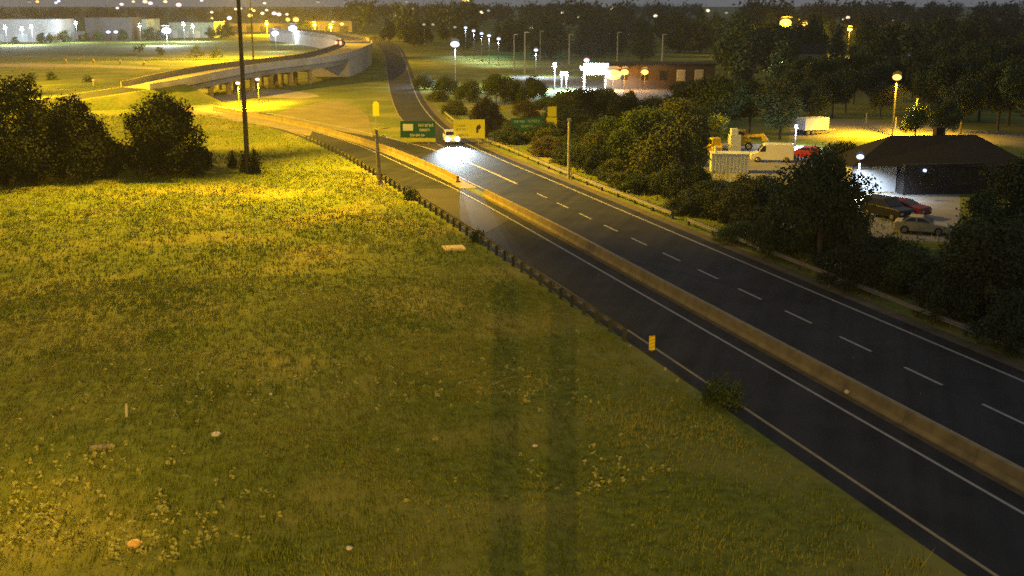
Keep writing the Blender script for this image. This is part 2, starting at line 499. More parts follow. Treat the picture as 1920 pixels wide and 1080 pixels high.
# ------------------------------------------------------------------ guardrails
def guardrail(pts, label, n, post_step, side=-1, rail=None):
    root = thing('guardrail', label, 'guardrail', pts[0])
    base = Vector(pts[0])
    Q = [p - base for p in resample(pts, n)]
    wprof = [(-0.03, 0.45), (0.03, 0.50), (0.05, 0.54), (0.0, 0.59), (0.05, 0.65), (0.03, 0.70), (-0.03, 0.76), (-0.05, 0.76), (0.0, 0.70), (0.02, 0.65), (-0.03, 0.59), (0.02, 0.54), (-0.0, 0.50), (-0.05, 0.45)]
    MB().sweep(Q, wprof).build('rail', rail or M_rail, root)
    L = sum((b - a).length for a, b in zip(Q, Q[1:]))
    m = max(2, int(L / post_step))
    PP = resample(Q, m); pm = None
    for i, p in enumerate(PP):
        if pm is None:
            pm = MB().box((0, 0, 0.36), (0.16, 0.2, 0.72)).build('post', M_post, root); o = pm
        else:
            o = pm.copy(); C.objects.link(o); o.parent = root
        t = (PP[min(m - 1, i + 1)] - PP[max(0, i - 1)]).normalized()
        o.location = p + Vector((t.y, -t.x, 0)) * 0.16 * side
        o.rotation_euler = (0, 0, math.atan2(t.y, t.x))
    return root
guardrail(offs(ramp_l, -1.1)[2:11][::1] and offs(P((1205, 636), (1085, 560), (985, 494), (900, 440), (827, 393), (762, 354), (700, 317), (640, 285), (590, 263)), -0.95),
          'steel guardrail on dark posts between the grass field and the ramp', 80, 1.9)
guardrail([S(42.6, 45), S(42.6, 60), S(42.6, 80), S(42.6, 95)], 'steel guardrail of the highway running below the dark roadside shrubs', 40, 3.8, 1, M_rail2)
guardrail([S(42.6, 98), S(42.6, 110), S(42.6, 125)] + P((960, 288), (905, 266), (862, 240), (826, 210)), 'steel guardrail beside the exit lane passing the grey utility pole', 60, 3.8, 1, M_rail2)

# ------------------------------------------------------------------ flyover bridge
# near parapet top: survey px, py, height above the field
BR = [(-200, 222, 0.9), (0, 198, 1.4), (110, 182, 2.3), (180, 171, 3.0), (285, 156, 3.9), (345, 146, 4.5), (420, 131, 5.2), (487, 119.5, 5.6), (553, 111.5, 5.9), (593, 107, 6.1), (637, 101, 6.3),
      (670, 92, 6.5), (690, 84, 6.5), (697, 78, 6.5), (690, 71, 6.5), (665, 64.5, 6.5), (610, 58, 6.5), (540, 52, 6.5)]
n = 120
edge = resample([Vector((*G(x, y, z)[:2], z - 1.05)) for x, y, z in BR], n)
nearE = edge
farE = offs(edge, -10.0)
def pxof(p):
    return 960 + FPX * p.x / (p.y * cp + (CAM_H - p.z) * sp_)
peak = max(range(n), key=lambda i: pxof(nearE[i]))
def at_px(px): return min(range(peak), key=lambda i: abs(pxof(nearE[i]) - px))
def lerp2(t, i0=0, i1=n): return [a.lerp(c, t) for a, c in zip(nearE[i0:i1], farE[i0:i1])]
V3 = lambda z: Vector((0, 0, z))
bridge = thing('flyover_bridge', 'curved concrete flyover bridge on round piers with a lit parapet', 'bridge', (0, 0, 0))
iA, iB = at_px(285), at_px(655)
M_gird = mat('weathered_girder', (0.24, 0.24, 0.23), 0.8, (0.16, 0.16, 0.155), 0.5, 8)
strip('road_surface', lerp2(0.02, iA), lerp2(0.98, iA), 0.012, MATS['street_pavement'], bridge, n - iA)
vs = []; fs = []
for a, c in zip(nearE[iA:], farE[iA:]):
    vs += [tuple(a), tuple(c), tuple(c - V3(0.45)), tuple(a - V3(0.45))]
m_ = len(vs) // 4
for i in range(m_ - 1):
    for kk in range(4):
        fs.append((i * 4 + kk, i * 4 + (kk + 1) % 4, (i + 1) * 4 + (kk + 1) % 4, (i + 1) * 4 + kk))
fs += [(0, 1, 2, 3), ((m_ - 1) * 4 + 3, (m_ - 1) * 4 + 2, (m_ - 1) * 4 + 1, (m_ - 1) * 4)]
MB().add(vs, fs).build('deck', M_conc2, bridge)
MB().sweep(nearE[iA:], [(0.22, -0.48), (0.22, 1.05), (-0.05, 1.05), (-0.12, 0.3), (-0.28, 0.01), (0.0, -0.48)]).build('parapet', M_conc2, bridge)
MB().sweep(farE[iA:], [(0.28, 0.01), (0.12, 0.3), (0.05, 1.05), (-0.22, 1.05), (-0.22, -0.48), (0.0, -0.48)]).build('parapet', M_gird, bridge)
for t in (0.06, 0.35, 0.65, 0.94):
    MB().sweep(lerp2(t, iA + 1, iB + 2), [(-0.2, -1.75), (-0.2, -0.46), (0.2, -0.46), (0.2, -1.75)]).build('girder', M_gird, bridge)
for px in (357, 398, 437, 478, 517, 549, 585):
    i = at_px(px)
    a, c = nearE[i].lerp(farE[i], 0.04), nearE[i].lerp(farE[i], 0.96)
    ang = math.atan2((c - a).y, (c - a).x)
    zc = nearE[i].z - 1.76
    MB().box(((a.x + c.x) / 2, (a.y + c.y) / 2, zc - 0.25), ((c - a).length, 1.0, 0.5), ang).build('pier_cap', M_conc, bridge)
    for t in (0.1, 0.5, 0.9):
        p = nearE[i].lerp(farE[i], t)
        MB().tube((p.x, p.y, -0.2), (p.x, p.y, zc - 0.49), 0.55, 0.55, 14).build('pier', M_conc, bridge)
# abutment and retaining wall that carry the curve
MB().sweep([p - V3(0) for p in lerp2(0.02, iB, n)], [(-0.25, -7.5), (-0.25, -0.47), (0.12, -0.47), (0.12, -7.5)]).build('retaining_wall', M_conc2, bridge)
MB().sweep([p - V3(0) for p in lerp2(0.98, iB, n)], [(-0.12, -7.5), (-0.12, -0.47), (0.25, -0.47), (0.25, -7.5)]).build('retaining_wall', M_conc2, bridge)
MB().box(tuple(nearE[iB].lerp(farE[iB], 0.5) - V3(3.9)), (9.6, 0.8, 6.8), math.atan2((farE[iB] - nearE[iB]).y, (farE[iB] - nearE[iB]).x)).build('abutment', M_conc2, bridge)
MB().box(tuple(nearE[iA].lerp(farE[iA], 0.5) - V3(3.2)), (9.6, 0.8, 5.4), math.atan2((farE[iA] - nearE[iA]).y, (farE[iA] - nearE[iA]).x)).build('abutment', M_conc2, bridge)
# approach embankment with its road
vs = []; fs = []
rng_i = range(0, iA + 3)
for i in rng_i:
    a, c = nearE[i], farE[i]; t = (a - c).normalized(); hz = max(0.1, a.z)
    vs += [tuple(a + t * (1.0 + 2.6 * hz) + V3(-a.z - 0.1)), tuple(a + t * 0.6 - V3(0.05)), tuple(c - t * 0.6 - V3(0.05)), tuple(c - t * (1.0 + 2.6 * hz) + V3(-a.z - 0.1))]
for i in range(len(rng_i) - 1):
    for kk in range(3):
        fs.append((i * 4 + kk, i * 4 + kk + 1, (i + 1) * 4 + kk + 1, (i + 1) * 4 + kk))
k4 = len(vs) - 4
fs += [(0, 1, 2, 3), (k4 + 3, k4 + 2, k4 + 1, k4)]
struct(MB().add(vs, fs).build('embankment', M_ground))
struct(strip('approach_road', lerp2(0.06, 0, iA + 1), lerp2(0.98, 0, iA + 1), -0.02, M_asph, n=iA + 1))

# ------------------------------------------------------------------ high masts and street lamps
def high_mast(base, h, label, power, luminaires, lean=(0, 0), off=2.0, r=0.28, group=None, lr=0.3, aims=None, cone=125, blend=0.7):
    t = thing('high_mast_light', label, 'light mast', base, 0, group)
    top = Vector((lean[0], lean[1], h))
    MB().tube((0, 0, 0), top, r, r * 0.5, 12).build('pole', M_mast, t)
    ring = MB()
    for i in range(16):
        a0, a1 = 2 * math.pi * i / 16, 2 * math.pi * (i + 1) / 16
        ring.tube(top + Vector((math.cos(a0) * off * 0.6, math.sin(a0) * off * 0.6, 0)), top + Vector((math.cos(a1) * off * 0.6, math.sin(a1) * off * 0.6, 0)), 0.06, n=6)
    ring.build('ring', M_mast, t)
    lm = emit('sodium_lens', SODIUM, 20)
    for (dx, dy) in luminaires:
        p = top + Vector((dx, dy, -0.35))
        hd = MB().tube(p + Vector((0, 0, 0.35)), p, 0.15, 0.34, 12).build('luminaire', M_mast, t)
        MB().tube(p + Vector((0, 0, 0)), p + Vector((0, 0, -0.06)), 0.30, 0.28, 12).build('lens', lm, hd)
        if aims:
            q = Vector(aims[luminaires.index((dx, dy)) % len(aims)]) - (Vector(base) + p)
            light('sodium_light', 'SPOT', t, p + Vector((0, 0, -0.45)), power / len(luminaires), SODIUM, lr, q.to_track_quat('-Z', 'Y').to_euler(), cone, blend)
        else:
            light('sodium_light', 'POINT', t, p + Vector((0, 0, -0.45)), power / len(luminaires), SODIUM, lr)
    return t
high_mast(G(465, 325), 38, 'tall dark mast rising from two small conifers on the lit grass', 1150000, [(1.2, 0), (-0.6, 1.0), (-0.6, -1.0)], aims=[(-2, 126, 0), (-40, 200, 0), (-38, 90, 0)], cone=84)
high_mast(G(475, 112), 32, 'thin dark mast standing behind the flyover deck', 1900000, [(1.2, 0), (-0.6, 1.0), (-0.6, -1.0)], aims=[(-130, 375, 0), (-60, 360, 0), (-85, 440, 0)], cone=110)
high_mast((-116, 228, 0), 36, 'high mast lighting the slope beside the bridge approach', 2300000, [(1.2, 0), (-0.6, 1.0), (-0.6, -1.0)], aims=[(-80, 208, 0), (-42, 228, 0), (-105, 300, 0)], cone=86)
high_mast((-0.74, -38, 0), 26.3, 'high mast standing behind the camera pole', 185000, [(0.97, 0), (-0.97, 0)], off=1.6, lr=0.10, aims=[(-13, 42, 0)], cone=54, blend=1.0)
t = thing('street_lamp', 'sodium street lamp at the near corner of the field', 'street lamp', (-20.5, 36, 0))
MB().tube((0, 0, 0), (0, 0, 10), 0.12, 0.08, 8).build('pole', M_mast, t); MB().tube((0, 0, 9.9), (1.6, 0, 10.2), 0.06, n=6).build('arm', M_mast, t)
hd_ = MB().box((1.9, 0, 10.15), (0.9, 0.35, 0.2)).build('luminaire', M_mast, t); MB().box((1.9, 0, 10.03), (0.6, 0.28, 0.06)).build('lens', emit('sodium_lens', SODIUM, 20), hd_)
light('lamp_light', 'SPOT', t, (1.9, 0, 9.9), 3300, SODIUM, 0.15, (0, 0, 0), 120, 0.9)

# pole that carries the camera
cpole = thing('camera_pole', 'steel pole that carries the traffic camera above the field', 'pole', (0, -0.6, 0))
MB().tube((0, 0, -0.05), (0, 0, 18.4), 0.34, 0.26, 12).build('pole', M_mast, cpole)
MB().box((0, -0.1, 17.6), (0.3, 0.3, 0.5)).build('camera_bracket', M_mast, cpole)

def lens_mat(kind):
    return {'S': emit('sodium_lamp', (1.0, 0.60, 0.12), 2.6), 'W': emit('cool_white_lamp', (0.62, 0.74, 1.0), 2.2),
            'C': emit('warm_white_lamp', (1.0, 0.82, 0.52), 1.7), 'P': emit('pinkish_lamp', (1.0, 0.70, 0.76), 1.8),
            'D': emit('dim_white_lamp', (0.80, 0.88, 0.78), 0.32), 'O': emit('orange_lamp', (1.0, 0.48, 0.10), 2.8, True), 'H': emit('house_lamp', (0.62, 0.74, 1.0), 2.4, True)}[kind]
COLS = {'H': (0.72, 0.84, 1.0), 'S': SODIUM, 'W': (0.72, 0.84, 1.0), 'C': (1, 0.85, 0.6), 'P': SODIUM, 'D': (0.8, 0.9, 0.8), 'O': (1, 0.42, 0.05)}
def street_lamp(px, py, dist, kind, r, label, group=None, power=0.0, pole=True, point=False):
    """r = radius of the glowing head in metres"""
    p = AT(px, py, dist)
    base = Vector((p.x, p.y, 0))
    t = thing('street_lamp', label, 'street lamp', base, 0, group)
    h = max(1.0, p.z)
    r *= 0.72
    if pole: MB().tube((0, 0.1, 0), (0, 0.1, h + r * 0.6), 0.11, 0.07, 6).build('pole', M_mast, t)
    MB().tube((0, 0.1, h + r * 0.9), (0, 0, h + r * 0.75), r * 0.5, r * 1.05, 10).build('hood', M_mast, t)
    MB().ball((0, 0, h), r, 12, 8, 0.65).build('lens', lens_mat(kind), t, True)
    if power:
        light('lamp_light', 'POINT' if point else 'SPOT', t, (0, -r * 1.3 - 0.15 if point else -0.4, h - r * 0.7 - 0.25), power, COLS[kind], 0.12, (0, 0, 0), 150, 0.6)
    return t
def pxr(px, dist): return px * dist / FPX / cp      # radius in metres for so many photo pixels

# bright lamps with a place of their own
street_lamp(853, 83, 262, 'W', pxr(11, 262), 'very bright blue white floodlight on a pole beyond the exit road', power=26000)
street_lamp(312, 57, 540, 'W', pxr(12, 540), 'very bright blue white floodlight in front of the far warehouses', power=60000, point=True)
street_lamp(1473, 43, 420, 'S', pxr(15, 420), 'brightest sodium lamp of the row above the dark wood', power=60000, point=True)
street_lamp(1509, 45, 450, 'S', pxr(7, 450), 'second sodium lamp of the row above the dark wood')
street_lamp(1550, 44, 480, 'S', pxr(7, 480), 'third sodium lamp of the row above the dark wood')
street_lamp(1593, 55, 430, 'S', pxr(6.5, 430), 'sodium lamp hanging lower than the row above the dark wood', power=25000, point=True)
street_lamp(1682, 145, 163, 'S', pxr(11, 163), 'bright sodium street lamp over the orange lit side street', power=52000)
street_lamp(1706, 104, 230, 'W', pxr(5.5, 230), 'small white lamp in the dark trees above the side street')
street_lamp(516, 62, 470, 'W', pxr(9, 470), 'blue white lamp beside the distant road', power=10000, point=True)
street_lamp(549, 53, 560, 'W', pxr(11, 560), 'large white lamp behind the blue white one', power=10000, point=True)
street_lamp(1100, 113, 240, 'P', pxr(7, 240), 'pinkish lamp above the bright white canopy')
street_lamp(1005, 94, 300, 'W', pxr(5, 300), 'white lamp in front of the sports field poles', power=16000)
street_lamp(1405, 100, 300, 'W', pxr(5, 300), 'lone white lamp above the big green tree')
street_lamp(430, 34, 800, 'W', pxr(6, 800), 'white lamp beside the tall dark mast')
for x, y, lb in ((446, 156, 'small pinkish lamp on a post before the flyover piers'), (483, 149, 'small pinkish lamp on a post before the flyover piers')):
    street_lamp(x, y, 208 if x < 460 else 218, 'P', pxr(5.5, 215), lb, 'lamps before the flyover piers', power=40000)
for x, y in ((873, 52), (888, 58), (903, 63), (917, 67), (935, 73)):
    street_lamp(x, y, 420 - (y - 52) * 3, 'W', pxr(4.2, 400), 'small white lamp in the slanting row beside the floodlight', 'row of lamps along the park path', power=9000)
for x, y in ((203, 60), (217, 60)):
    street_lamp(x, y, 560, 'W', pxr(5, 560), 'one of two white lamps in front of the dark warehouse', 'pair of lamps before the dark warehouse')
for x, y, k, r in ((740, 29, 'C', 4.5), (767, 26, 'C', 5), (903, 23, 'C', 5), (853, 51, 'D', 4), (1053, 24, 'C', 5), (1083, 32, 'C', 5), (1149, 17, 'C', 5),
                   (1055, 46, 'W', 4), (1229, 30, 'C', 5), (1327, 20, 'C', 5), (1590, 33, 'C', 5), (1582, 37, 'C', 4), (1692, 45, 'C', 4), (1778, 37, 'P', 5), (997, 53, 'C', 5), (1025, 51, 'C', 4)):
    D = 560 + (60 - y) * 9
    street_lamp(x, y, D, k, pxr(r, D), 'small warm lamp shining out of the far dark wood', 'lamps in the far wood')
for x, y in ((762, 3), (916, 20), (795, 46), (812, 46), (1370, 47), (1674, 39), (1488, 91), (1566, 112), (1601, 101), (1046, 52), (1362, 24), (775, 17)):
    D = 420 + max(0, (60 - y)) * 10
    street_lamp(x, y, D, 'D', pxr(4, D), 'faint greyish lamp half lost in the dark wood', 'faint lamps in the far wood')
for x, y, k, r in ((55, 4, 'D', 4), (70, 3, 'S', 4), (105, 5, 'W', 4), (110, 2, 'W', 4), (220, 15, 'P', 4), (228, 8, 'P', 5), (250, 3, 'C', 4), (272, 3, 'C', 6), (282, 6, 'P', 6), (310, 3, 'C', 5), (335, 9, 'P', 7), (378, 1, 'W', 4),
                   (397, 23, 'C', 4), (442, 17, 'C', 4), (451, 16, 'C', 4), (471, 17, 'S', 4), (476, 20, 'S', 4), (469, 29, 'S', 6), (496, 6, 'C', 4), (492, 25, 'C', 5), (500, 19, 'C', 4), (514, 25, 'P', 6), (523, 27, 'P', 6),
                   (538, 27, 'C', 4), (596, 4, 'D', 5), (648, 5, 'D', 5), (555, 37, 'S', 7), (540, 37, 'S', 5), (641, 45, 'S', 5), (625, 41, 'D', 5), (870, 1, 'S', 4), (878, 1, 'S', 4), (397, 34, 'D', 4)):
    D = 900 + max(0, 30 - y) * 28
    if y > 30: D = 760
    street_lamp(x, y, D, k, pxr(r, D), 'tiny distant street lamp in the glow of the far town', 'street lamps of the far town')

# ------------------------------------------------------------------ trees and shrubs
def leaf_cloud(seed, lobes, n, size, up=0.3):
    """leaf quads filling ellipsoid lobes (cx,cy,cz,rx,ry,rz), denser to the skin"""
    r = np.random.default_rng(seed)
    w = np.array([l[3] * l[4] + l[3] * l[5] + l[4] * l[5] for l in lobes]); w = w / w.sum()
    L = np.array(lobes)[r.choice(len(lobes), n, p=w)]
    d = r.normal(size=(n, 3)); d /= np.linalg.norm(d, axis=1)[:, None]
    rad = r.random(n) ** 0.33
    # small scale clumping: pull leaves to twig centres
    p = L[:, :3] + d * L[:, 3:] * rad[:, None]
    tw = p[r.choice(n, max(8, n // 14))]
    j = r.integers(0, len(tw), n)
    near = tw[j] + r.normal(size=(n, 3)) * size * 1.15
    p = np.where((r.random(n) < 0.6)[:, None], near, p)
    p[:, 2] = np.maximum(p[:, 2], 0.03)
    nrm = d + r.normal(size=(n, 3)) * 0.7 + np.array([0, 0, up]); nrm /= np.linalg.norm(nrm, axis=1)[:, None]
    a = np.cross(nrm, r.normal(size=(n, 3))); a /= np.linalg.norm(a, axis=1)[:, None]
    bb = np.cross(nrm, a)
    s = (size * (0.5 + 0.9 * r.random(n)))[:, None]
    co = np.stack([p - a * s * 0.62, p - bb * s * 0.38, p + a * s * 0.62, p + bb * s * 0.38], 1).reshape(-1, 3)
    return co, np.arange(4 * n).reshape(n, 4)

def tree_lobes(seed, h, w, kind):
    r = np.random.default_rng(seed); L = []
    if kind == 'broad':
        for i in range(16):
            a = r.random() * 6.283; q = math.sqrt(r.random()) * w * 0.33; z = h * (0.34 + 0.48 * r.random())
            k = w * (0.15 + 0.10 * r.random())
            L.append((math.cos(a) * q, math.sin(a) * q, z, k, k, k * 0.8))
        L.append((0, 0, h * 0.6, w * 0.26, w * 0.26, h * 0.30))
        L.append((0, 0, h * 0.86, w * 0.16, w * 0.16, h * 0.13))
    elif kind == 'bush':
        for i in range(30):
            a = r.random() * 6.283; u = math.sqrt(r.random()); q = u * w * 0.40
            k = w * (0.10 + 0.08 * r.random())
            zt = max(0.12 * h, h * math.sqrt(max(0.05, 1 - u * u * 0.85)) - k)
            z = zt * (0.15 + 0.85 * r.random() ** 0.6)
            L.append((math.cos(a) * q, math.sin(a) * q, z, k, k, k * 0.95))
        L.append((0, 0, h * 0.42, w * 0.36, w * 0.36, h * 0.42))
    elif kind == 'conifer':
        for i in range(9):
            z = h * (0.08 + 0.1 * i); k = w * 0.5 * (1.03 - (0.08 + 0.1 * i))
            L.append((r.normal() * 0.04 * w, r.normal() * 0.04 * w, z, k, k, h * 0.085))
    return L

def make_tree(name, label, cat, seed, h, w, kind, n, size, m, loc, rz=0, group=None):
    t = thing(name, label, cat, loc, rz, group)
    co, f = leaf_cloud(seed, tree_lobes(seed, h, w, kind), n, size)
    np_mesh('crown', co, f, m, t)
    tr = MB()
    rr = random.Random(seed)
    if kind == 'broad':
        tr.tube((0, 0, -0.05), (0.1, 0, h * 0.45), 0.024 * h, 0.015 * h, 8); tr.tube((0.1, 0, h * 0.45), (0.0, 0.1, h * 0.8), 0.015 * h, 0.005 * h, 6)
        for i in range(5):
            a = rr.random() * 6.283; z = h * (0.25 + 0.07 * i)
            tr.tube((0.05, 0, z), (math.cos(a) * w * 0.33, math.sin(a) * w * 0.33, z + h * 0.2), 0.009 * h, 0.003 * h, 5)
    else:
        tr.tube((0, 0, -0.05), (0, 0, h * 0.75), 0.02 * h, 0.006 * h, 7)
        if kind == 'bush':
            for i in range(5):
                a = rr.random() * 6.283
                tr.tube((0, 0, 0.0), (math.cos(a) * w * 0.3, math.sin(a) * w * 0.3, h * 0.5), 0.012 * h, 0.004 * h, 5)
    tr.build('trunk', M_bark, t)
    return t

# three big broad trees on the left, crowns down to the grass
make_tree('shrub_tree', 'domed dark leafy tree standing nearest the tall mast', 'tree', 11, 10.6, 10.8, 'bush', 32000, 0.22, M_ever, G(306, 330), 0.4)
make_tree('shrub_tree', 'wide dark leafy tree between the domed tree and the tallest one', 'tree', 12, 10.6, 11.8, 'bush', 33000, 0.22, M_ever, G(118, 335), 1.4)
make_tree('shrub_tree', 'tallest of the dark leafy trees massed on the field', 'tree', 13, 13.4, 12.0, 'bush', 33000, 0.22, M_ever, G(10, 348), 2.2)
make_tree('shrub', 'low dark shrub filling the foot between the two wide trees', 'shrub', 14, 3.6, 4.5, 'bush', 2500, 0.26, M_ever, G(215, 318), 2.2)
make_tree('shrub', 'small shrub with a gap of grass beneath the domed tree', 'shrub', 15, 3.0, 2.2, 'bush', 1200, 0.22, M_ever, G(380, 312), 2.2)
make_tree('conifer', 'small dark conifer at the foot of the tall mast', 'conifer', 16, 3.0, 1.5, 'conifer', 1300, 0.2, M_ever, G(478, 326), 0)
make_tree('conifer', 'small bushy conifer pressed against the mast foot', 'conifer', 17, 2.6, 1.3, 'conifer', 1000, 0.2, M_ever, G(461, 322), 0)
make_tree('conifer', 'shorter conifer set apart beside the mast', 'conifer', 18, 2.0, 1.0, 'conifer', 800, 0.2, M_ever, G(436, 315), 0)
make_tree('shrub', 'dark round shrub growing over the yellow edge line of the ramp', 'shrub', 19, 1.7, 2.0, 'bush', 1500, 0.13, M_leaf[1], G(1354, 762), 0)
make_tree('shrub', 'small shrub at the guardrail end beside the grass field', 'shrub', 20, 1.2, 1.5, 'bush', 900, 0.14, M_leaf[1], G(772, 374), 0)
make_tree('shrub', 'low weed clump growing through the guardrail', 'shrub', 21, 0.9, 1.4, 'bush', 700, 0.14, M_leaf[1], G(895, 452), 0)
for x, y, s in ((57, 150, 2.0), (96, 150, 2.3), (165, 154, 1.6), (262, 98, 4.5), (300, 102, 3.5), (368, 108, 5), (405, 108, 4.5)):
    make_tree('shrub', 'small dark shrub alone on the lit far field', 'shrub', 30 + x, s, s * 1.2, 'bush', 350, 0.4, M_leaf[0], G(x, y), 0, 'shrubs on the far field')

# masters for the roadside growth and the wood
masters = {}
def veg(key, kind, seed, h, w, n, size, mi):
    masters[key] = (kind, seed, h, w, n, size, mi)
veg('b1', 'broad', 41, 10, 9, 15000, 0.24, 1); veg('b2', 'broad', 42, 10, 9, 15000, 0.24, 0); veg('b3', 'broad', 43, 10, 8, 15000, 0.24, 2)
veg('u1', 'bush', 44, 6, 7, 14000, 0.19, 2); veg('u2', 'bush', 45, 6, 7, 14000, 0.19, 0); veg('u3', 'bush', 46, 6, 6.5, 14000, 0.19, 1); veg('u4', 'bush', 47, 6, 6.5, 14000, 0.19, 3)
veg('f1', 'bush', 48, 14, 11, 5000, 0.5, 0); veg('f2', 'bush', 49, 14, 10, 5000, 0.5, 1); veg('f3', 'conifer', 50, 14, 6, 1300, 0.7, 0)
first = {}
def plant(key, loc, h, w, rz, label, group=None, cat='tree', name='tree'):
    kind, seed, h0, w0, n, size, mi = masters[key]
    if key not in first:
        o = make_tree(name, label, cat, seed, h0, w0, kind, n, size, M_leaf[mi], loc, rz, group)
        first[key] = o
    else:
        o = dup(first[key], loc, rz)
        for kk in ('group',):
            if kk in o: del o[kk]
        o.name = name
        tag(o, label, cat, group)
    o.scale = (w / w0, w / w0, h / h0)
    return o
rr = random.Random(5)
NEAR = [  # key, base px, height m, width m, label
    ('u4', 912, 256, 6.2, 5.6, 'brownish shrub tree standing between the yellow and the green sign', 'tree'),
    ('b2', 1110, 232, 5.6, 7.5, 'dark tree crown just below the bright white canopy', 'tree'),
    ('b2', 1180, 248, 5.4, 7.5, 'dark tree below the orange lamps of the long building', 'tree'),
    ('u1', 1243, 345, 7.6, 8.6, 'big olive shrub tree beside the yellow machines', 'tree'),
    ('u3', 1168, 322, 5.6, 6.4, 'green shrub next to the big olive shrub tree', 'shrub'),
    ('u1', 1110, 300, 4.0, 4.6, 'olive shrub behind the grey utility pole', 'shrub'),
    ('u4', 1025, 292, 2.6, 4.6, 'low brown shrub below the green sign', 'shrub'),
    ('b1', 1345, 262, 9.2, 11.0, 'large round green tree behind the yellow machines', 'tree'),
    ('b3', 1462, 262, 8.6, 7.6, 'green tree beside the large round one', 'tree'),
    ('u2', 1306, 356, 3.2, 3.2, 'small dark shrub beside the white shed', 'shrub'),
    ('u1', 1392, 415, 4.2, 6.2, 'olive shrub in front of the white shed', 'shrub'),
    ('u1', 1296, 398, 2.4, 5.0, 'low olive shrub close behind the highway guardrail', 'shrub'),
    ('b2', 1535, 505, 8.6, 7.6, 'tall near black tree in front of the lamp lit house', 'tree'),
    ('u2', 1460, 478, 4.6, 5.5, 'dark shrub at the foot of the tall near black tree', 'shrub'),
    ('u2', 1600, 540, 3.6, 5.5, 'dark shrub below the lit driveway', 'shrub'),
    ('u3', 1700, 548, 3.8, 5.5, 'dark green shrub in front of the pale car', 'shrub'),
    ('b3', 1875, 610, 6.4, 7.0, 'dark tree hiding the right end of the house', 'tree'),
    ('u2', 1790, 600, 4.6, 5.5, 'dark shrub beside the tree at the house end', 'shrub'),
    ('u2', 1905, 655, 4.0, 5.0, 'dark shrub at the end of the guardrail', 'shrub'),
    ('u3', 1385, 455, 2.0, 4.0, 'low shrub strip along the guardrail middle', 'shrub'),
    ('b1', 1950, 470, 8.0, 8.0, 'tree at the far corner of the dark house', 'tree'),
]
for key, x, y, h, w, lb, cat in NEAR:
    plant(key, G(x, y), h, w, rr.random() * 6.28, lb, None, cat, 'tree' if cat == 'tree' else 'shrub')
MORE = [('b2', 1570, 345, 4.6, 4.6, 'dark tree between the near black tree and the lit wall'), ('u2', 1570, 455, 2.4, 3.6, 'dark bush below the white lamp, beside the driveway'), ('u3', 1800, 520, 3.0, 5.0, 'green black tree between the pale car and the guardrail'),
        ('u3', 1850, 470, 5.4, 6.5, 'dark bush in front of the dark brick wall'), ('u2', 1640, 500, 2.5, 5.0, 'dark bush between the driveway and the guardrail'),
        ('u3', 1290, 310, 4.4, 4.6, 'green bush beside the yellow loader'), ('b3', 1275, 285, 7.0, 8.0, 'olive tree behind the big olive shrub tree'),
        ('b1', 1215, 300, 6.6, 8.0, 'green tree above the roadside olive shrub'), ('u2', 1430, 385, 3.4, 5.0, 'dark bush beside the shed shrub'), ('b2', 1905, 420, 6.0, 7.0, 'dark tree over the end of the house roof'),
        ('b1', 1960, 540, 6.5, 7.0, 'dark tree leaning over the guardrail end'), ('u3', 1500, 440, 4.8, 6.0, 'dark green bush beside the near black tree'), ('u2', 1345, 405, 3.0, 5.0, 'low dark bush close to the olive shrub'),
        ('b1', 1405, 250, 8.0, 8.5, 'green tree between the two big ones behind the yard'), ('b2', 1520, 240, 7.0, 7.0, 'dark tree behind the white trailer'), ('b2', 1290, 215, 6.0, 8.0, 'dark tree beside the long building'),
        ('u2', 1140, 215, 4.5, 7.0, 'dark bush in front of the canopy'), ('u2', 1225, 225, 4.6, 7.0, 'dark bush in front of the long building')]
for key, x, y, h, w, lb in MORE:
    plant(key, G(x, y), h, w, rr.random() * 6.28, lb, None, 'tree' if key[0] == 'b' else 'shrub', 'tree' if key[0] == 'b' else 'shrub')
for i in range(46):      # taller growth up the bank
    y = 62 + i * 2.1 + rr.random() * 2
    p = S(45.5 + rr.random() * 7, y)
    plant(rr.choice(['u1', 'u2', 'u2', 'u3']), p, 1.8 + rr.random() * 2.2, 3.0 + rr.random() * 2.5, rr.random() * 6.28, 'shoulder high bush in the thick growth up the highway bank', 'thick growth on the bank', 'shrub', 'shrub')
for i in range(44):      # bushes filling the ground towards the canopy
    x_ = 1000 + 330 * rr.random(); y_ = 196 + 84 * rr.random()
    plant(rr.choice(['u2', 'u2', 'u1', 'u3']), G(x_, y_), 2.4 + rr.random() * 1.8, 4 + rr.random() * 3, rr.random() * 6.28, 'dark bush in the thicket between the highway and the long building', 'thicket before the long building', 'shrub', 'shrub')
for i in range(30):      # scrub on the bank behind the guardrail
    y = 50 + i * 2.5 + rr.random() * 1.5
    s = 44.5 + rr.random() * 4.5
    p = S(s, y)
    plant(rr.choice(['u1', 'u2', 'u3', 'u4']), p, 1.1 + rr.random() * 1.3, 2.0 + rr.random() * 2.0, rr.random() * 6.28, 'low scrub bush on the bank behind the highway guardrail', 'scrub behind the guardrail', 'shrub', 'shrub')
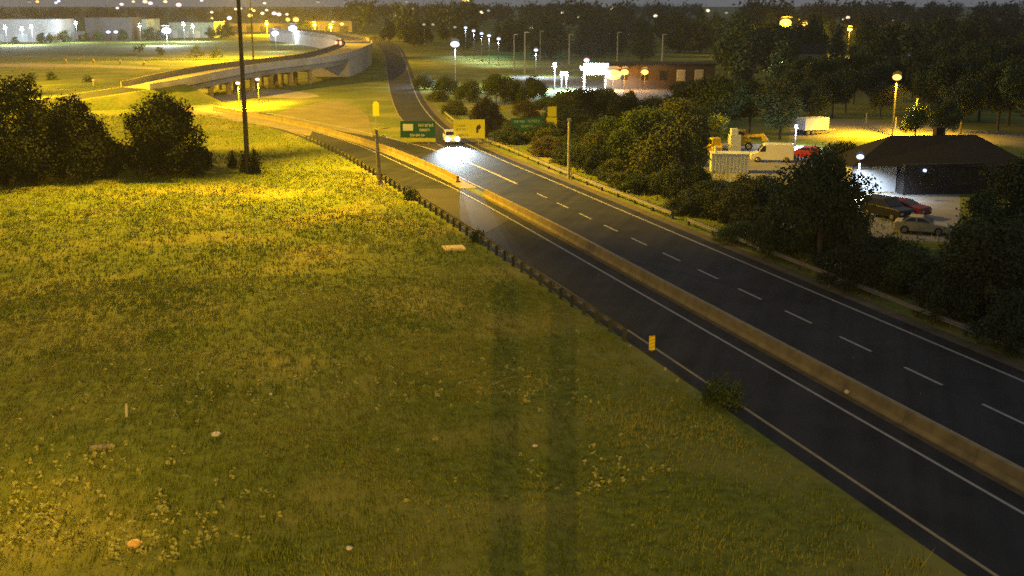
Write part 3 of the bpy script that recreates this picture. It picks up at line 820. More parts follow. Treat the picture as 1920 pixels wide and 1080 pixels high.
for x, y, h, w, key in ((795, 168, 4.2, 5.5, 'u2'), (835, 176, 4.4, 6, 'u2'), (880, 192, 5.2, 6.5, 'u2'), (930, 200, 6.2, 6.5, 'b2'), (965, 196, 5.6, 6, 'u2'), (1000, 186, 5.4, 6, 'u2'), (1065, 206, 4.4, 6, 'u2'),
                        (850, 215, 3.0, 5, 'u1'), (985, 225, 3.5, 5, 'u4'), (1085, 238, 4.5, 6, 'u2'), (1140, 272, 4.5, 6, 'u3'), (820, 190, 2.6, 5, 'u1'), (1040, 262, 3.0, 4.5, 'u4'), (1205, 275, 5, 6, 'b3'), (1250, 235, 5.5, 7, 'u2')):
    plant(key, G(x, y), h, w, rr.random() * 6.28, 'dark bushy tree in the clump beyond the exit road signs', 'trees beyond the exit road', 'tree')
for x, y, h in ((1540, 205, 9.5), (1600, 195, 10), (1640, 205, 8.5), (1730, 215, 9), (1780, 230, 10.5), (1835, 228, 11.5), (1890, 235, 11), (1940, 240, 12), (1710, 190, 10), (1760, 190, 12), (1510, 190, 9), (1900, 205, 12.5), (1850, 200, 12), (1560, 222, 7.5), (1480, 215, 8), (1670, 200, 9), (1745, 222, 8.5), (1810, 205, 12), (1715, 262, 5), (1770, 268, 6), (1650, 222, 6), (1585, 212, 8), (1870, 245, 10), (1925, 262, 11), (1800, 252, 8.5)):
    plant(rr.choice(['b1', 'b2', 'b2']), G(x, y), h, h * 0.85, rr.random() * 6.28, 'dark tree in the wood across the orange side street', 'trees across the side street', 'tree')
i = 0
wr = np.random.default_rng(21)
while i < 150:      # the wood between 240 and 700 metres
    D = 240 + 460 * wr.random() ** 1.2
    x = 690 + 1330 * wr.random()
    p = AT(x, 60, D); p.z = 0
    pyb = YH + CAM_H * FPX / D
    if 820 < x < 1360 and D < 380: continue
    if 1420 < x < 1640 and D < 340 and wr.random() < 0.5: continue
    if x < 860 and D < 520: continue
    h = (11 + 6.0 * wr.random()) * (0.8 if x < 1000 else 1.0)
    plant(['f1', 'f2', 'f1', 'f3'][int(wr.integers(0, 4))], p, h, h * (0.6 + 0.3 * wr.random()), wr.random() * 6.28, 'dark tree of the wood that stretches to the horizon', 'trees of the dark wood', 'tree')
    i += 1
for x, y, h in ((-8, 82, 5), (28, 80, 4), (78, 79, 6), (95, 78, 5), (122, 77, 7), (160, 76, 5), (185, 75, 6), (232, 75, 7), (280, 74, 8), (300, 73, 6), (395, 71, 7), (415, 70, 8), (428, 69, 9), (560, 62, 8), (575, 62, 9)):
    plant(['f1', 'f2'][x % 2], G(x, y + 2), h, h * 0.95, x, 'dark tree standing before the lit warehouses across the field', 'trees before the warehouses', 'tree')
# the wood farther than that: one mass
cos, fcs, off = [], [], 0
for i in range(420):
    D = 650 + 1500 * wr.random()
    x = (660 + 1400 * wr.random()) if i > 170 else (-150 + 850 * wr.random())
    p = AT(x, 60, D if x > 660 else D + 500)
    h = 15 + 8 * wr.random() if x > 660 else 9 + 5 * wr.random()
    co, f = leaf_cloud(1000 + i, tree_lobes(i, h, h * 0.85, 'broad'), 260, 2.1)
    co += np.array([p.x, p.y, 0]); cos.append(co); fcs.append(f + off); off += len(co)
fw = np_mesh('far_wood', np.concatenate(cos), np.concatenate(fcs), M_leaf[0])
fw['kind'] = 'stuff'; tag(fw, 'mass of far dark treetops along the horizon', 'wood')

# ------------------------------------------------------------------ grass and weeds
def blades(n, area, hmin, hmax, wd, seed, per=5, spread=0.10):
    r = np.random.default_rng(seed)
    x, y = area(r, n); n = len(x)
    z = hgt(x, y)
    k = n * per
    bx = np.repeat(x, per) + r.normal(size=k) * spread; by = np.repeat(y, per) + r.normal(size=k) * spread
    bz = np.repeat(z, per)
    h = (hmin + (hmax - hmin) * r.random(k) ** 1.6) * np.repeat(0.55 + 0.9 * r.random(n), per)
    a = r.random(k) * 6.283
    lx, ly = r.normal(size=k) * h * 0.35, r.normal(size=k) * h * 0.35
    w = wd * (0.6 + 0.8 * r.random(k))
    co = np.stack([np.stack([bx - np.cos(a) * w, by - np.sin(a) * w, bz - 0.03], -1), np.stack([bx + np.cos(a) * w, by + np.sin(a) * w, bz - 0.03], -1),
                   np.stack([bx + lx, by + ly, bz + h], -1)], 1).reshape(-1, 3)
    return co, np.arange(3 * k).reshape(k, 3)
RLX = np.array([p[0] for p in resample(ramp_l, 200)]); RLY = np.array([p[1] for p in resample(ramp_l, 200)])
def wedge(ymin, ymax, smax, smin=-1e9):
    def f(r, n):
        u = r.random(n); y = np.sqrt(ymin ** 2 + (ymax ** 2 - ymin ** 2) * u)
        x = y * 0.50 * (2 * r.random(n) - 1)
        s = NX * x + NY * y
        keep = (s < smax) & (s > smin)
        if smin < 0: keep &= x < np.interp(y, RLY, RLX) - 1.6
        dens = vnoise(x, y, 5, 8)
        keep &= r.random(n) < 0.35 + 0.9 * dens
        return x[keep], y[keep]
    return f
co1, f1 = blades(72000, wedge(29, 75, 24.0), 0.05, 0.26, 0.022, 1, 5, 0.11)
co2, f2 = blades(60000, wedge(75, 128, 23.4), 0.06, 0.28, 0.035, 2, 4, 0.16)
co4, f4 = blades(46000, wedge(128, 196, 60), 0.08, 0.34, 0.06, 9, 3, 0.2)
def clumps(r, n):
    u = r.random(n); y = np.sqrt(30 ** 2 + (125 ** 2 - 30 ** 2) * u); x = y * 0.5 * (2 * r.random(n) - 1)
    keep = (vnoise(x, y, 7, 12) > 0.58) & (x < np.interp(y, RLY, RLX) - 1.8)
    return x[keep], y[keep]
co5, f5 = blades(2600, clumps, 0.2, 0.55, 0.025, 15, 14, 0.16)
co3, f3 = blades(16000, wedge(30, 130, 60, 42.8), 0.1, 0.5, 0.05, 3, 4, 0.2)
gr = np_mesh('field_grass', np.concatenate([co1, co2, co4, co5]), np.concatenate([f1, f2 + len(co1), f4 + len(co1) + len(co2), f5 + len(co1) + len(co2) + len(co4)]), M_grass)
g2 = np_mesh('bank_grass', co3, f3, M_grass); gr['kind'] = 'stuff'; tag(gr, 'rough grass covering the wide field beside the ramp', 'grass')
g2['kind'] = 'stuff'; tag(g2, 'long dark grass on the bank behind the highway guardrail', 'grass')
def patchy(cs):
    def f(r, n):
        xs, ys = [], []
        for (px, py, sx, sy, k) in cs:
            u = np.stack([px + r.normal(size=k) * sx, py + r.normal(size=k) * sy], -1)
            for q in u:
                if q[1] < 335: continue
                g = G(q[0], q[1]); 
                if NX * g.x + NY * g.y < 24: xs.append(g.x); ys.append(g.y)
        return np.array(xs), np.array(ys)
    return f
wsp = [(130, 455, 90, 14, 70), (320, 410, 110, 25, 150), (640, 330, 120, 40, 140), (440, 360, 110, 22, 90), (300, 740, 130, 30, 45), (410, 715, 30, 18, 14), (800, 720, 190, 25, 70), (1020, 745, 60, 15, 22), (1150, 900, 60, 30, 30), (650, 580, 50, 20, 26),
       (120, 930, 130, 70, 130), (380, 960, 60, 50, 30), (250, 1040, 90, 14, 60), (60, 1000, 60, 30, 60), (700, 700, 260, 120, 60), (1000, 620, 150, 40, 30)]
r_ = np.random.default_rng(77)
wx, wy = patchy(wsp)(r_, 0)
K = 5; k = len(wx) * K
cx = np.repeat(wx, K) + r_.normal(size=k) * 0.06; cy = np.repeat(wy, K) + r_.normal(size=k) * 0.06
cz = np.repeat(hgt(wx, wy), K) + 0.08 + 0.20 * r_.random(k)
ctr = np.stack([cx, cy, cz], -1)
nn = r_.normal(size=(k, 3)) * 0.6 + np.array([0, -0.4, 0.7]); nn /= np.linalg.norm(nn, axis=1)[:, None]
a_ = np.cross(nn, r_.normal(size=(k, 3))); a_ /= np.linalg.norm(a_, axis=1)[:, None]; b_ = np.cross(nn, a_)
sz = (0.04 + 0.07 * r_.random(k))[:, None]
co = np.stack([ctr - a_ * sz, ctr - b_ * sz * 0.6, ctr + a_ * sz, ctr + b_ * sz * 0.6], 1).reshape(-1, 3)
wd = np_mesh('weeds', co, np.arange(4 * k).reshape(k, 4), M_weed)
wd['kind'] = 'stuff'; tag(wd, 'pale broad leaved weeds dotted through the field grass', 'weeds')

# ------------------------------------------------------------------ signs
M_green = mat('green_sign', (0.006, 0.075, 0.070), 0.5, (0.005, 0.06, 0.056), 2)
M_yel = mat('yellow_sign', (0.46, 0.46, 0.01), 0.45, (0.40, 0.40, 0.01), 2)
M_signw = mat('white_sign', (0.55, 0.58, 0.55), 0.5, (0.48, 0.5, 0.48), 2)
M_black = mat('black_legend', (0.03, 0.028, 0.02), 0.6, None, 3)
def sign_frame(t, w, z0, z1, m, y=0.0):
    return MB().box((0, y, (z0 + z1) / 2), (w, 0.05, z1 - z0)).build('panel', m, t)
def word(mb, x, z, w, h, seed):
    r = random.Random(seed); c = x; e = x + w
    while c < e - h * 0.3:
        cw = h * (0.45 + 0.2 * r.random())
        mb.box((c + cw * 0.12, -0.033, z), (h * 0.16, 0.01, h)); mb.box((c + cw * 0.5, -0.033, z + (0.42 if r.random() < .5 else 0) * h), (cw * 0.7, 0.01, h * 0.16))
        if r.random() < 0.6: mb.box((c + cw * 0.8, -0.033, z), (h * 0.16, 0.01, h))
        c += cw * 1.35
def outline(mb, w, z0, z1, t=0.07, y=-0.03):
    mb.box((0, y, z0 + t), (w - 0.1, 0.01, t)); mb.box((0, y, z1 - t), (w - 0.1, 0.01, t))
    mb.box((-w / 2 + t, y, (z0 + z1) / 2), (t, 0.01, z1 - z0 - 3 * t)); mb.box((w / 2 - t, y, (z0 + z1) / 2), (t, 0.01, z1 - z0 - 3 * t))
# gore sign
b0 = G(784, 271)
t = thing('road_sign', 'green exit sign with white lettering above a yellow strip in the gore', 'road sign', b0, R(-3))
pm = (271 - YH) / CAM_H
w = 68 / pm
sign_frame(t, w, 13 / pm, 45 / pm, M_green)
MB().box((0, 0.0, 9.0 / pm), (w, 0.05, 6.6 / pm)).build('yellow_strip', M_yel, t)
lt = MB(); word(lt, w * 0.02, 37 / pm, w * 0.42, 5.5 / pm, 2); word(lt, w * 0.05, 28 / pm, w * 0.33, 5 / pm, 3); word(lt, -w * 0.22, 18 / pm, w * 0.42, 5 / pm, 4); lt.build('lettering', M_signw, t)
sh = MB().box((-w * 0.28, -0.034, 33 / pm), (w * 0.29, 0.012, 13 / pm)).build('route_shield', M_signw, t)
for dx in (-0.3, 0.3): MB().box((dx * w, 0.12, 22 / pm), (0.14, 0.12, 44 / pm)).build('post', M_steel, t)
# yellow curve warning
b0 = G(880, 270)
t = thing('road_sign', 'yellow curve warning sign with dark arrow above the white car', 'road sign', b0, R(2))
pm = (270 - YH) / CAM_H; w = 60 / pm
sign_frame(t, w, 11 / pm, 47 / pm, M_yel)
ar = MB(); ar.box((w * 0.26, -0.033, 27 / pm), (0.28, 0.012, 0.75)); ar.box((w * 0.30, -0.033, 32 / pm), (0.5, 0.012, 0.42), ry=0.6); ar.box((w * 0.33, -0.035, 35 / pm), (0.3, 0.012, 0.3), ry=0.78); ar.build('arrow', M_black, t)
lt = MB(); word(lt, -w * 0.42, 35 / pm, w * 0.32, 0.28, 5); word(lt, -w * 0.42, 28 / pm, w * 0.32, 0.28, 6); word(lt, -w * 0.40, 17 / pm, w * 0.36, 0.28, 7); lt.build('lettering', mat('dark_yellow_legend', (0.24, 0.16, 0.02), 0.6, None, 3), t)
for dx in (-0.3, 0.3): MB().box((dx * w, 0.12, 23 / pm), (0.14, 0.12, 46 / pm)).build('post', M_steel, t)
# second green sign
b0 = G(988, 268)
t = thing('road_sign', 'green sign with two lines of white lettering above a yellow strip', 'road sign', b0, R(4))
pm = (268 - YH) / CAM_H; w = 61 / pm
sign_frame(t, w, 23 / pm, 48 / pm, M_green)
MB().box((0, 0.0, 18 / pm), (w, 0.05, 6.6 / pm)).build('yellow_strip', M_yel, t)
M_dimw = mat('faded_white_legend', (0.24, 0.34, 0.31), 0.6, None, 3)
lt = MB(); word(lt, -w * 0.42, 41 / pm, w * 0.36, 5 / pm, 8); word(lt, w * 0.03, 42 / pm, w * 0.38, 5 / pm, 9); word(lt, -w * 0.18, 32 / pm, w * 0.36, 5 / pm, 10); lt.build('lettering', M_dimw, t)
for dx in (-0.3, 0.3): MB().box((dx * w, 0.12, 23.5 / pm), (0.14, 0.12, 47 / pm)).build('post', M_steel, t)
# tall yellow plate
b0 = G(1034, 266)
t = thing('road_sign', 'tall narrow yellow sign plate beside the lettered green sign', 'road sign', b0, R(5))
pm = (266 - YH) / CAM_H; w = 20 / pm
sign_frame(t, w, 23 / pm, 47 / pm, M_yel); MB().box((0.05, 0.02, 58 / pm), (w * 0.85, 0.05, 19 / pm)).build('upper_panel', M_yel, t)
MB().box((0, 0.12, 33 / pm), (0.14, 0.12, 66 / pm)).build('post', M_steel, t)
# yellow marker in the grass island
b0 = G(706, 246)
t = thing('object_marker', 'yellow oval marker on a thin post in the grass island', 'marker', b0)
pm = (246 - YH) / CAM_H
MB().box((0, 0, 40 / pm), (12 / pm, 0.06, 22 / pm)).build('panel', M_yel, t); MB().tube((0, 0, 51 / pm), (0, 0.05, 51 / pm), 6 / pm, n=12).build('panel_top', M_yel, t)
MB().tube((0, 0.08, 0), (0, 0.08, 50 / pm), 0.06, n=8).build('post', M_steel, t)
# roadside hazard marker
b0 = G(1222, 660)
t = thing('hazard_marker', 'small bright yellow striped hazard marker at the ramp edge', 'marker', b0, R(-6))
pm = (660 - YH) / CAM_H
MB().box((0, 0, 18 / pm), (11 / pm, 0.03, 28 / pm)).build('panel', mat('bright_yellow_sheeting', (1.0, 0.86, 0.02), 0.4, (0.98, 0.8, 0.02), 5), t)
st = MB()
for i in range(4):
    z = (7 + i * 7.0) / pm
    st.add([(-5 / pm, -0.018, z), (5 / pm, -0.018, z + 4.5 / pm), (5 / pm, -0.018, z + 6.5 / pm), (-5 / pm, -0.018, z + 2 / pm)], [(0, 1, 2, 3)])
st.build('stripes', mat('orange_sheeting', (0.9, 0.42, 0.02), 0.4, None, 5), t)
MB().box((0, 0.05, 15 / pm), (0.06, 0.05, 30 / pm)).build('post', M_steel, t)

# ------------------------------------------------------------------ poles and small things
t = thing('utility_pole', 'weathered short pole with a small bracket standing by the ramp guardrail', 'pole', G(712, 346))
MB().tube((0, 0, -0.1), (-0.2, 0, 5.7), 0.21, 0.16, 10).build('pole', M_wood, t); MB().box((0.35, 0, 5.0), (0.9, 0.12, 0.2)).build('bracket', M_steel, t)
MB().tube((0, 0, -0.05), (0, 0, 0.4), 0.38, 0.3, 10).build('footing', M_conc, t)
t = thing('utility_pole', 'grey pole rising behind the exit lane guardrail', 'pole', G(1066, 336))
MB().tube((0, 0, -0.1), (0, 0, 6.4), 0.17, 0.13, 10).build('pole', mat('grey_pole', (0.42, 0.40, 0.34), 0.8, None, 4), t); MB().box((0, 0, 6.3), (0.4, 0.2, 0.25)).build('cap', M_steel, t)
for x, yt, yb in ((964, 62, 132), (984, 58, 138), (1013, 56, 112), (1067, 62, 122), (1157, 58, 125), (1241, 62, 132), (1367, 60, 140)):
    p = G(x, yb, 0)
    h = CAM_H - (yt - YH) / FPX * p.y
    t = thing('light_pole', 'thin pale pole standing before the dark wood', 'pole', p, 0, 'pale poles before the wood')
    MB().tube((0, 0, 0), (0, 0, h), 0.22, 0.13, 8).build('shaft', mat('pale_pole', (0.42, 0.42, 0.40), 0.7, None, 3), t)
    MB().box((0.5, 0, h), (1.2, 0.2, 0.18)).build('arm', M_steel, t)
# leaning post by the side street
p0 = G(1704, 250)
t = thing('leaning_pole', 'pale leaning pole at the corner of the orange lit street', 'pole', p0)
MB().tube((0, 0, 0), (0.9, 0, 5.0), 0.16, 0.10, 8).build('shaft', MATS['pale_pole'], t); MB().box((0, 0, 0.5), (1.3, 0.8, 1.0)).build('base_cabinet', M_conc, t)
for x, y in ((1679, 240), (1624, 232)):
    t = thing('bollard', 'small pale post on the kerb of the orange lit street', 'bollard', G(x, y), 0, 'posts along the side street')
    MB().tube((0, 0, 0), (0, 0, 1.5), 0.1, n=8).build('shaft', MATS['pale_pole'], t); MB().ball((0, 0, 1.55), 0.13, 8, 5).build('cap', MATS['pale_pole'], t)
for i, (x, y) in enumerate(((124, 119), (176, 119.5), (226, 120.5), (270, 123))):
    t = thing('delineator', 'small pale delineator post along the far orange lit road', 'delineator', G(x, y), 0, 'delineators of the far road')
    MB().box((0, 0, 0.45), (0.8, 0.5, 0.9), taper=0.8).build('base', M_conc, t); MB().box((0, 0, 1.2), (0.5, 0.15, 0.6)).build('reflector', M_signw, t)
t = thing('delineator', 'pale stubby post beside the bridge approach parapet', 'delineator', G(176, 160))
MB().tube((0, 0, 0), (0, 0, 1.1), 0.3, 0.25, 8).build('shaft', MATS['pale_pole'], t); MB().box((0, 0, 1.2), (0.6, 0.3, 0.4)).build('reflector', M_signw, t)
# concrete handhole in the field
t = thing('handhole', 'flat pale concrete handhole slab lying in the grass by the guardrail', 'utility cover', (G(851, 468).x, G(851, 468).y, 0.0), R(14))
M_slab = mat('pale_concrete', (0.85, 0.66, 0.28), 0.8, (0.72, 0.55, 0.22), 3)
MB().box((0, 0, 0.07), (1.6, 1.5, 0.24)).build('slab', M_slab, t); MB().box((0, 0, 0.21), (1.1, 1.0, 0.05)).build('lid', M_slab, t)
M_litter = mat('pale_litter', (0.75, 0.72, 0.62), 0.7, (0.6, 0.58, 0.5), 8)
def litter(name, lb, cat, x, y, builder):
    p = G(x, y); z = float(hgt(p.x, p.y))
    for _ in range(3):
        p = G(x, y, z); z = float(hgt(p.x, p.y))
    t = thing(name, lb, cat, (p.x, p.y, z + 0.10), 0.3)
    builder(t); return t
def bag(w, h, m):
    def f(t):
        r = np.random.default_rng(int(w * 1000)); mb = MB().ball((0, 0, h / 2), w / 2, 12, 8, h / w)
        mb.v = [tuple(np.array(v) * (1 + 0.25 * (r.random(3) - 0.5)) + 0) for v in mb.v]
        mb.build('bag', m, t, True); MB().box((w * 0.4, 0, h * 0.6), (w * 0.3, w * 0.15, h * 0.2)).build('knot', m, t)
    return f
litter('litter', 'small crumpled white bag lying in the dark grass', 'litter', 405, 822, bag(0.40, 0.18, M_litter))
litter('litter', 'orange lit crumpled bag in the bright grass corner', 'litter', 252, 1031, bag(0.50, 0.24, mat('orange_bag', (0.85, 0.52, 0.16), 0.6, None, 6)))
litter('litter', 'white scrap lying between the two pole shadows', 'litter', 1003, 842, bag(0.24, 0.1, M_litter))
litter('litter', 'tiny white scrap among the weeds', 'litter', 508, 745, bag(0.16, 0.12, M_litter))
litter('litter', 'small yellowish scrap low in the field', 'litter', 655, 1036, bag(0.22, 0.12, M_litter))
litter('litter', 'pale scrap on the verge beside the median barrier', 'litter', 1587, 742, bag(0.26, 0.2, M_litter))
def stake(t):
    MB().box((0, 0, 0.2), (0.1, 0.05, 0.55), ry=0.06).build('stake', M_litter, t); MB().box((0.02, 0, 0.5), (0.07, 0.06, 0.08)).build('cap', M_signw, t)
litter('survey_stake', 'thin white survey stake upright in the grass', 'stake', 238, 783, stake)
litter('wooden_block', 'low grey half buried timber in the rough grass', 'timber', 190, 842, lambda t: (MB().box((0, 0, -0.02), (0.9, 0.35, 0.12)).build('beam', M_wood, t)))

# ------------------------------------------------------------------ vehicles
def wheel(t, x, y, r, w=0.22):
    o = MB().tube((x, y - w / 2, r), (x, y + w / 2, r), r, n=16).build('wheel', M_tyre, t)
    s = -1 if y < 0 else 1
    MB().tube((x, y + s * (w / 2 + 0.002), r), (x, y + s * (w / 2 + 0.025), r), r * 0.62, r * 0.55, 12).build('rim', M_rim, o)
def car(name, label, cat, loc, rz, paint, L=4.5, W=1.78, H=1.45, style='sedan', head=0, tail=0):
    """length on +x (front)"""
    t = thing(name, label, cat, loc, rz)
    l = L / 2
    if style == 'sedan':
        prof = [(-l, 0.35), (-l, 0.85), (-l + 0.15, 0.98), (-l + 0.9, 1.0), (l - 1.35, 0.95), (l - 0.2, 0.80), (l, 0.62), (l, 0.32), (l - 0.2, 0.25), (-l + 0.2, 0.25)]
        roof = [(-l + 0.55, 0.98), (-l + 1.25, H), (l - 2.15, H), (l - 1.25, 0.95)]
    elif style == 'suv':
        prof = [(-l, 0.4), (-l, 1.05), (-l + 0.1, 1.12), (l - 1.2, 1.1), (l - 0.15, 0.98), (l, 0.8), (l, 0.4), (l - 0.2, 0.3), (-l + 0.2, 0.3)]
        roof = [(-l + 0.08, 1.10), (-l + 0.35, H), (l - 2.0, H), (l - 1.2, 1.08)]
    else:  # van
        prof = [(-l, 0.35), (-l, H - 0.1), (-l + 0.12, H), (l - 1.75, H), (l - 1.45, H - 0.12), (l - 0.85, 1.18), (l - 0.1, 0.98), (l, 0.8), (l, 0.35), (l - 0.2, 0.27), (-l + 0.2, 0.27)]
        roof = None
    bd = MB().prism(prof, -W / 2, W / 2).build('body', paint, t)
    bv = bd.modifiers.new('b', 'BEVEL'); bv.width = 0.06; bv.segments = 2
    if roof:
        cb = MB(); n = len(roof); k = 0.86
        vs = [(a, -W / 2 * (1 if z < H else k), z) for a, z in roof] + [(a, W / 2 * (1 if z < H else k), z) for a, z in roof]
        cb.add(vs, [(i, (i + 1) % n, n + (i + 1) % n, n + i) for i in range(n)] + [tuple(range(n))[::-1], tuple(range(n, 2 * n))])
        ca = cb.build('cabin', paint, t)
        z0 = roof[0][1]
        def pane(pts):
            return MB().add(pts, [tuple(range(len(pts)))]).build('window', M_glass, ca)
        for s in (-1, 1):
            def q(a, f): # point on side plane
                zz = z0 + (H - z0) * f; ww = W / 2 * (1 - (1 - k) * f) + 0.012
                return (a, s * ww, zz)
            xa0, xa1 = roof[0][0], roof[1][0]; xb0, xb1 = roof[3][0], roof[2][0]; xm = (xa1 + xb1) / 2
            e = lambda f: (xa0 + (xa1 - xa0) * f, xb0 + (xb1 - xb0) * f)
            pane([q(e(.12)[0] + .12, .12), q(xm - .04, .12), q(xm - .04, .86), q(e(.86)[0] + .1, .86)])
            pane([q(xm + .04, .12), q(e(.12)[1] - .12, .12), q(e(.86)[1] - .1, .86), q(xm + .04, .86)])
        for (A, B, o_) in ((roof[2], roof[3], 0.015), (roof[1], roof[0], -0.015)):
            f = lambda t_: (A[0] + (B[0] - A[0]) * t_ + o_, A[1] + (B[1] - A[1]) * t_ + 0.012)
            a1, a2 = f(.1), f(.9)
            pane([(a1[0], -W * .38, a1[1]), (a1[0], W * .38, a1[1]), (a2[0], W * .45, a2[1]), (a2[0], -W * .45, a2[1])])
    else:
        for s in (-1, 1):
            MB().add([(l - 1.75, s * (W / 2 + .004), 1.25), (l - 1.0, s * (W / 2 + .004), 1.25), (l - 1.4, s * (W / 2 + .004), H - .2), (l - 1.75, s * (W / 2 + .004), H - .2)], [(0, 1, 2, 3)]).build('window', M_glass, t)
        MB().add([(l - .86, -W * .42, 1.24), (l - .86, W * .42, 1.24), (l - 1.42, W * .38, H - .16), (l - 1.42, -W * .38, H - .16)], [(0, 1, 2, 3)]).build('windscreen', M_glass, t).location = (0.02, 0, 0.01)
    r = 0.33
    for x in (-l + 0.85, l - 0.85):
        for s in (-1, 1): wheel(t, x, s * (W / 2 - 0.08), r)
    hm = emit('headlamp_on', (0.9, 0.95, 1), 40) if head else mat('headlamp_off', (0.6, 0.62, 0.62), 0.2, None, 4)
    tm = emit('tail_lamp_on', (1, 0.16, 0.09), 6) if tail else mat('tail_lamp_off', (0.3, 0.01, 0.01), 0.3, None, 4)
    for s in (-1, 1):
        MB().box((l - 0.04, s * W * 0.36, 0.68), (0.12, 0.34, 0.16)).build('headlight', hm, t)
        MB().box((-l + 0.03, s * W * 0.36, 0.95 if tail else 0.82), (0.12, 0.7, 1.1) if tail else (0.10, 0.26, 0.18)).build('tail_light', tm, t)
    return t
hd = math.atan2(DIRY, DIRX)
# white car with blazing headlights on the exit lane
cpn = G(846, 268)
lc = car('white_car', 'white car with blazing headlights lighting the lane below the yellow curve sign', 'car', (cpn.x, cpn.y, 0.02), math.atan2(G(888, 322).y - cpn.y, G(888, 322).x - cpn.x), M_wpaint, 4.6, 1.85, 1.6, 'suv')
for o in list(lc.children):
    if o.name.startswith('headlight'): bpy.data.objects.remove(o)
for s in (-1, 1):
    MB().ball((2.28, s * 0.66, 0.74), 0.30, 12, 8).build('headlight', emit('headlamp_on', (0.75, 0.88, 1), 6, True), lc)
    light('headlight_beam', 'SPOT', lc, (2.75, s * 0.66, 0.95), 32000, (0.70, 0.86, 1.0), 0.15, (0, R(-87), 0), 44, 1.0)

car('white_van', 'white cargo van parked in the lit yard beside the red car', 'van', (*G(1446, 303)[:2], 0.012), R(172), M_wpaint, 5.0, 1.95, 2.15, 'van')
car('red_car', 'red car parked behind the white van', 'car', (*G(1506, 298)[:2], 0.012), R(160), mat('red_paint', (0.55, 0.06, 0.05), 0.4, None, 2), 4.0, 1.75, 1.5, 'suv')
car('pale_car', 'yellowish pale sedan parked below the dark house', 'car', (*G(1728, 437)[:2], 0.012), R(-22), mat('cream_paint', (0.62, 0.55, 0.30), 0.4, None, 2), 4.3, 1.75, 1.4, 'sedan')
car('dark_suv', 'dark car standing on the lit driveway', 'car', (*G(1662, 408)[:2], 0.012), R(-60), mat('black_paint', (0.025, 0.025, 0.028), 0.35, None, 2), 4.5, 1.85, 1.75, 'suv')
car('red_hatchback', 'dark red car half hidden behind the dark car on the driveway', 'car', (*G(1698, 405)[:2], 0.012), R(-50), mat('dark_red_paint', (0.20, 0.02, 0.03), 0.4, None, 2), 4.0, 1.7, 1.45, 'suv')
# car with lit tail lights on the flyover curve
pc = AT(637, 84, 1)
p = G(637, 86, 5.5)
car('lit_car', 'car with glowing red tail lights on the flyover curve', 'car', tuple(p), R(88), mat('grey_paint', (0.2, 0.2, 0.2), 0.4, None, 2), 4.6, 1.9, 1.9, 'suv', tail=1)
# white trailer by the side street
t = thing('trailer', 'white box trailer parked at an angle beside the orange lit street', 'trailer', (*G(1522, 252)[:2], 0.012), R(205))
MB().box((0, 0, 1.55), (4.2, 2.1, 1.7)).build('box', M_wpaint, t); MB().box((-3.0, 0, 0.55), (2.4, 0.3, 0.14)).build('drawbar', M_steel, t); MB().box((0, 0, 0.58), (4.1, 1.2, 0.2)).build('chassis', M_tyre, t)
for x in (0.6, 1.5):
    for s in (-1, 1): wheel(t, x, s * 0.95, 0.4)

# ------------------------------------------------------------------ yard: shed, machines
M_shed = mat('pale_metal_cladding', (0.66, 0.72, 0.72), 0.55, (0.56, 0.62, 0.62), 1)
p = G(1368, 325)
t = thing('metal_shed', 'low white metal container shed with ribbed side in the yard', 'shed', (p.x, p.y, 0), R(-6))
MB().box((0, 1.1, 1.05), (4.1, 2.2, 2.1)).build('wall', M_shed, t)
for i in range(11): MB().box((-1.95 + i * 0.39, -0.03, 1.05), (0.12, 0.06, 1.95)).build('rib', M_shed, t)
MB().box((0, 1.1, 2.14), (4.3, 2.4, 0.08)).build('roof', M_shed, t)
MB().tube((-1.6, 0.6, 2.1), (-1.6, 0.6, 2.9), 0.16, n=8).build('vent', M_shed, t)
p = G(1380, 300)
t = thing('crate_stack', 'pale upright block of stored crates behind the metal shed', 'crate stack', (p.x, p.y + 2, 0), R(4))
for i, (dx, z, s) in enumerate(((0, 0.75, 1.5), (0.1, 2.15, 1.25), (0.0, 3.2, 0.8))):
    MB().box((dx, 0, z), (s, s, 1.36 if i < 2 else 0.7)).build('crate', M_shed, t)
M_mach = mat('machine_yellow', (0.70, 0.50, 0.02), 0.45, (0.6, 0.42, 0.02), 2)
def loader(loc, rz, label, boom):
    t = thing('loader', label, 'loader', loc, rz)
    for x in (-0.75, 0.75):
        for s in (-1, 1): wheel(t, x, s * 0.75, 0.48, 0.35)
    MB().prism([(-1.3, 0.45), (-1.3, 1.35), (-0.9, 1.6), (0.5, 1.6), (1.25, 0.9), (1.25, 0.45)], -0.6, 0.6).build('body', M_mach, t)
    cab = MB().box((-0.25, 0, 2.0), (1.2, 1.15, 0.9), taper=0.88).build('cab', M_mach, t)
    for s in (-1, 1): MB().box((-0.25, s * 0.565, 2.0), (0.8, 0.04, 0.6)).build('window', M_glass, cab)
    for s in (-1, 1):
        MB().tube((-1.0, s * 0.7, 1.7), (1.6 + boom, s * 0.7, 0.9 + boom * 1.0), 0.13, n=6).build('lift_arm', M_mach, t)
    MB().prism([(1.5, 0.3), (1.5, 1.1), (1.7, 1.1), (2.3, 0.3)], -0.95, 0.95).build('bucket', M_mach, t).location = (boom, 0, boom * 1.0)
    return t
loader((*G(1338, 296)[:2], 0.01), R(100), 'small yellow loader with lowered bucket beside the pale crates', 0.0)
loader((*G(1392, 280)[:2], 0.01), R(-10), 'yellow loader with raised bucket behind the pale crates', 0.9)
p = G(1355, 290)
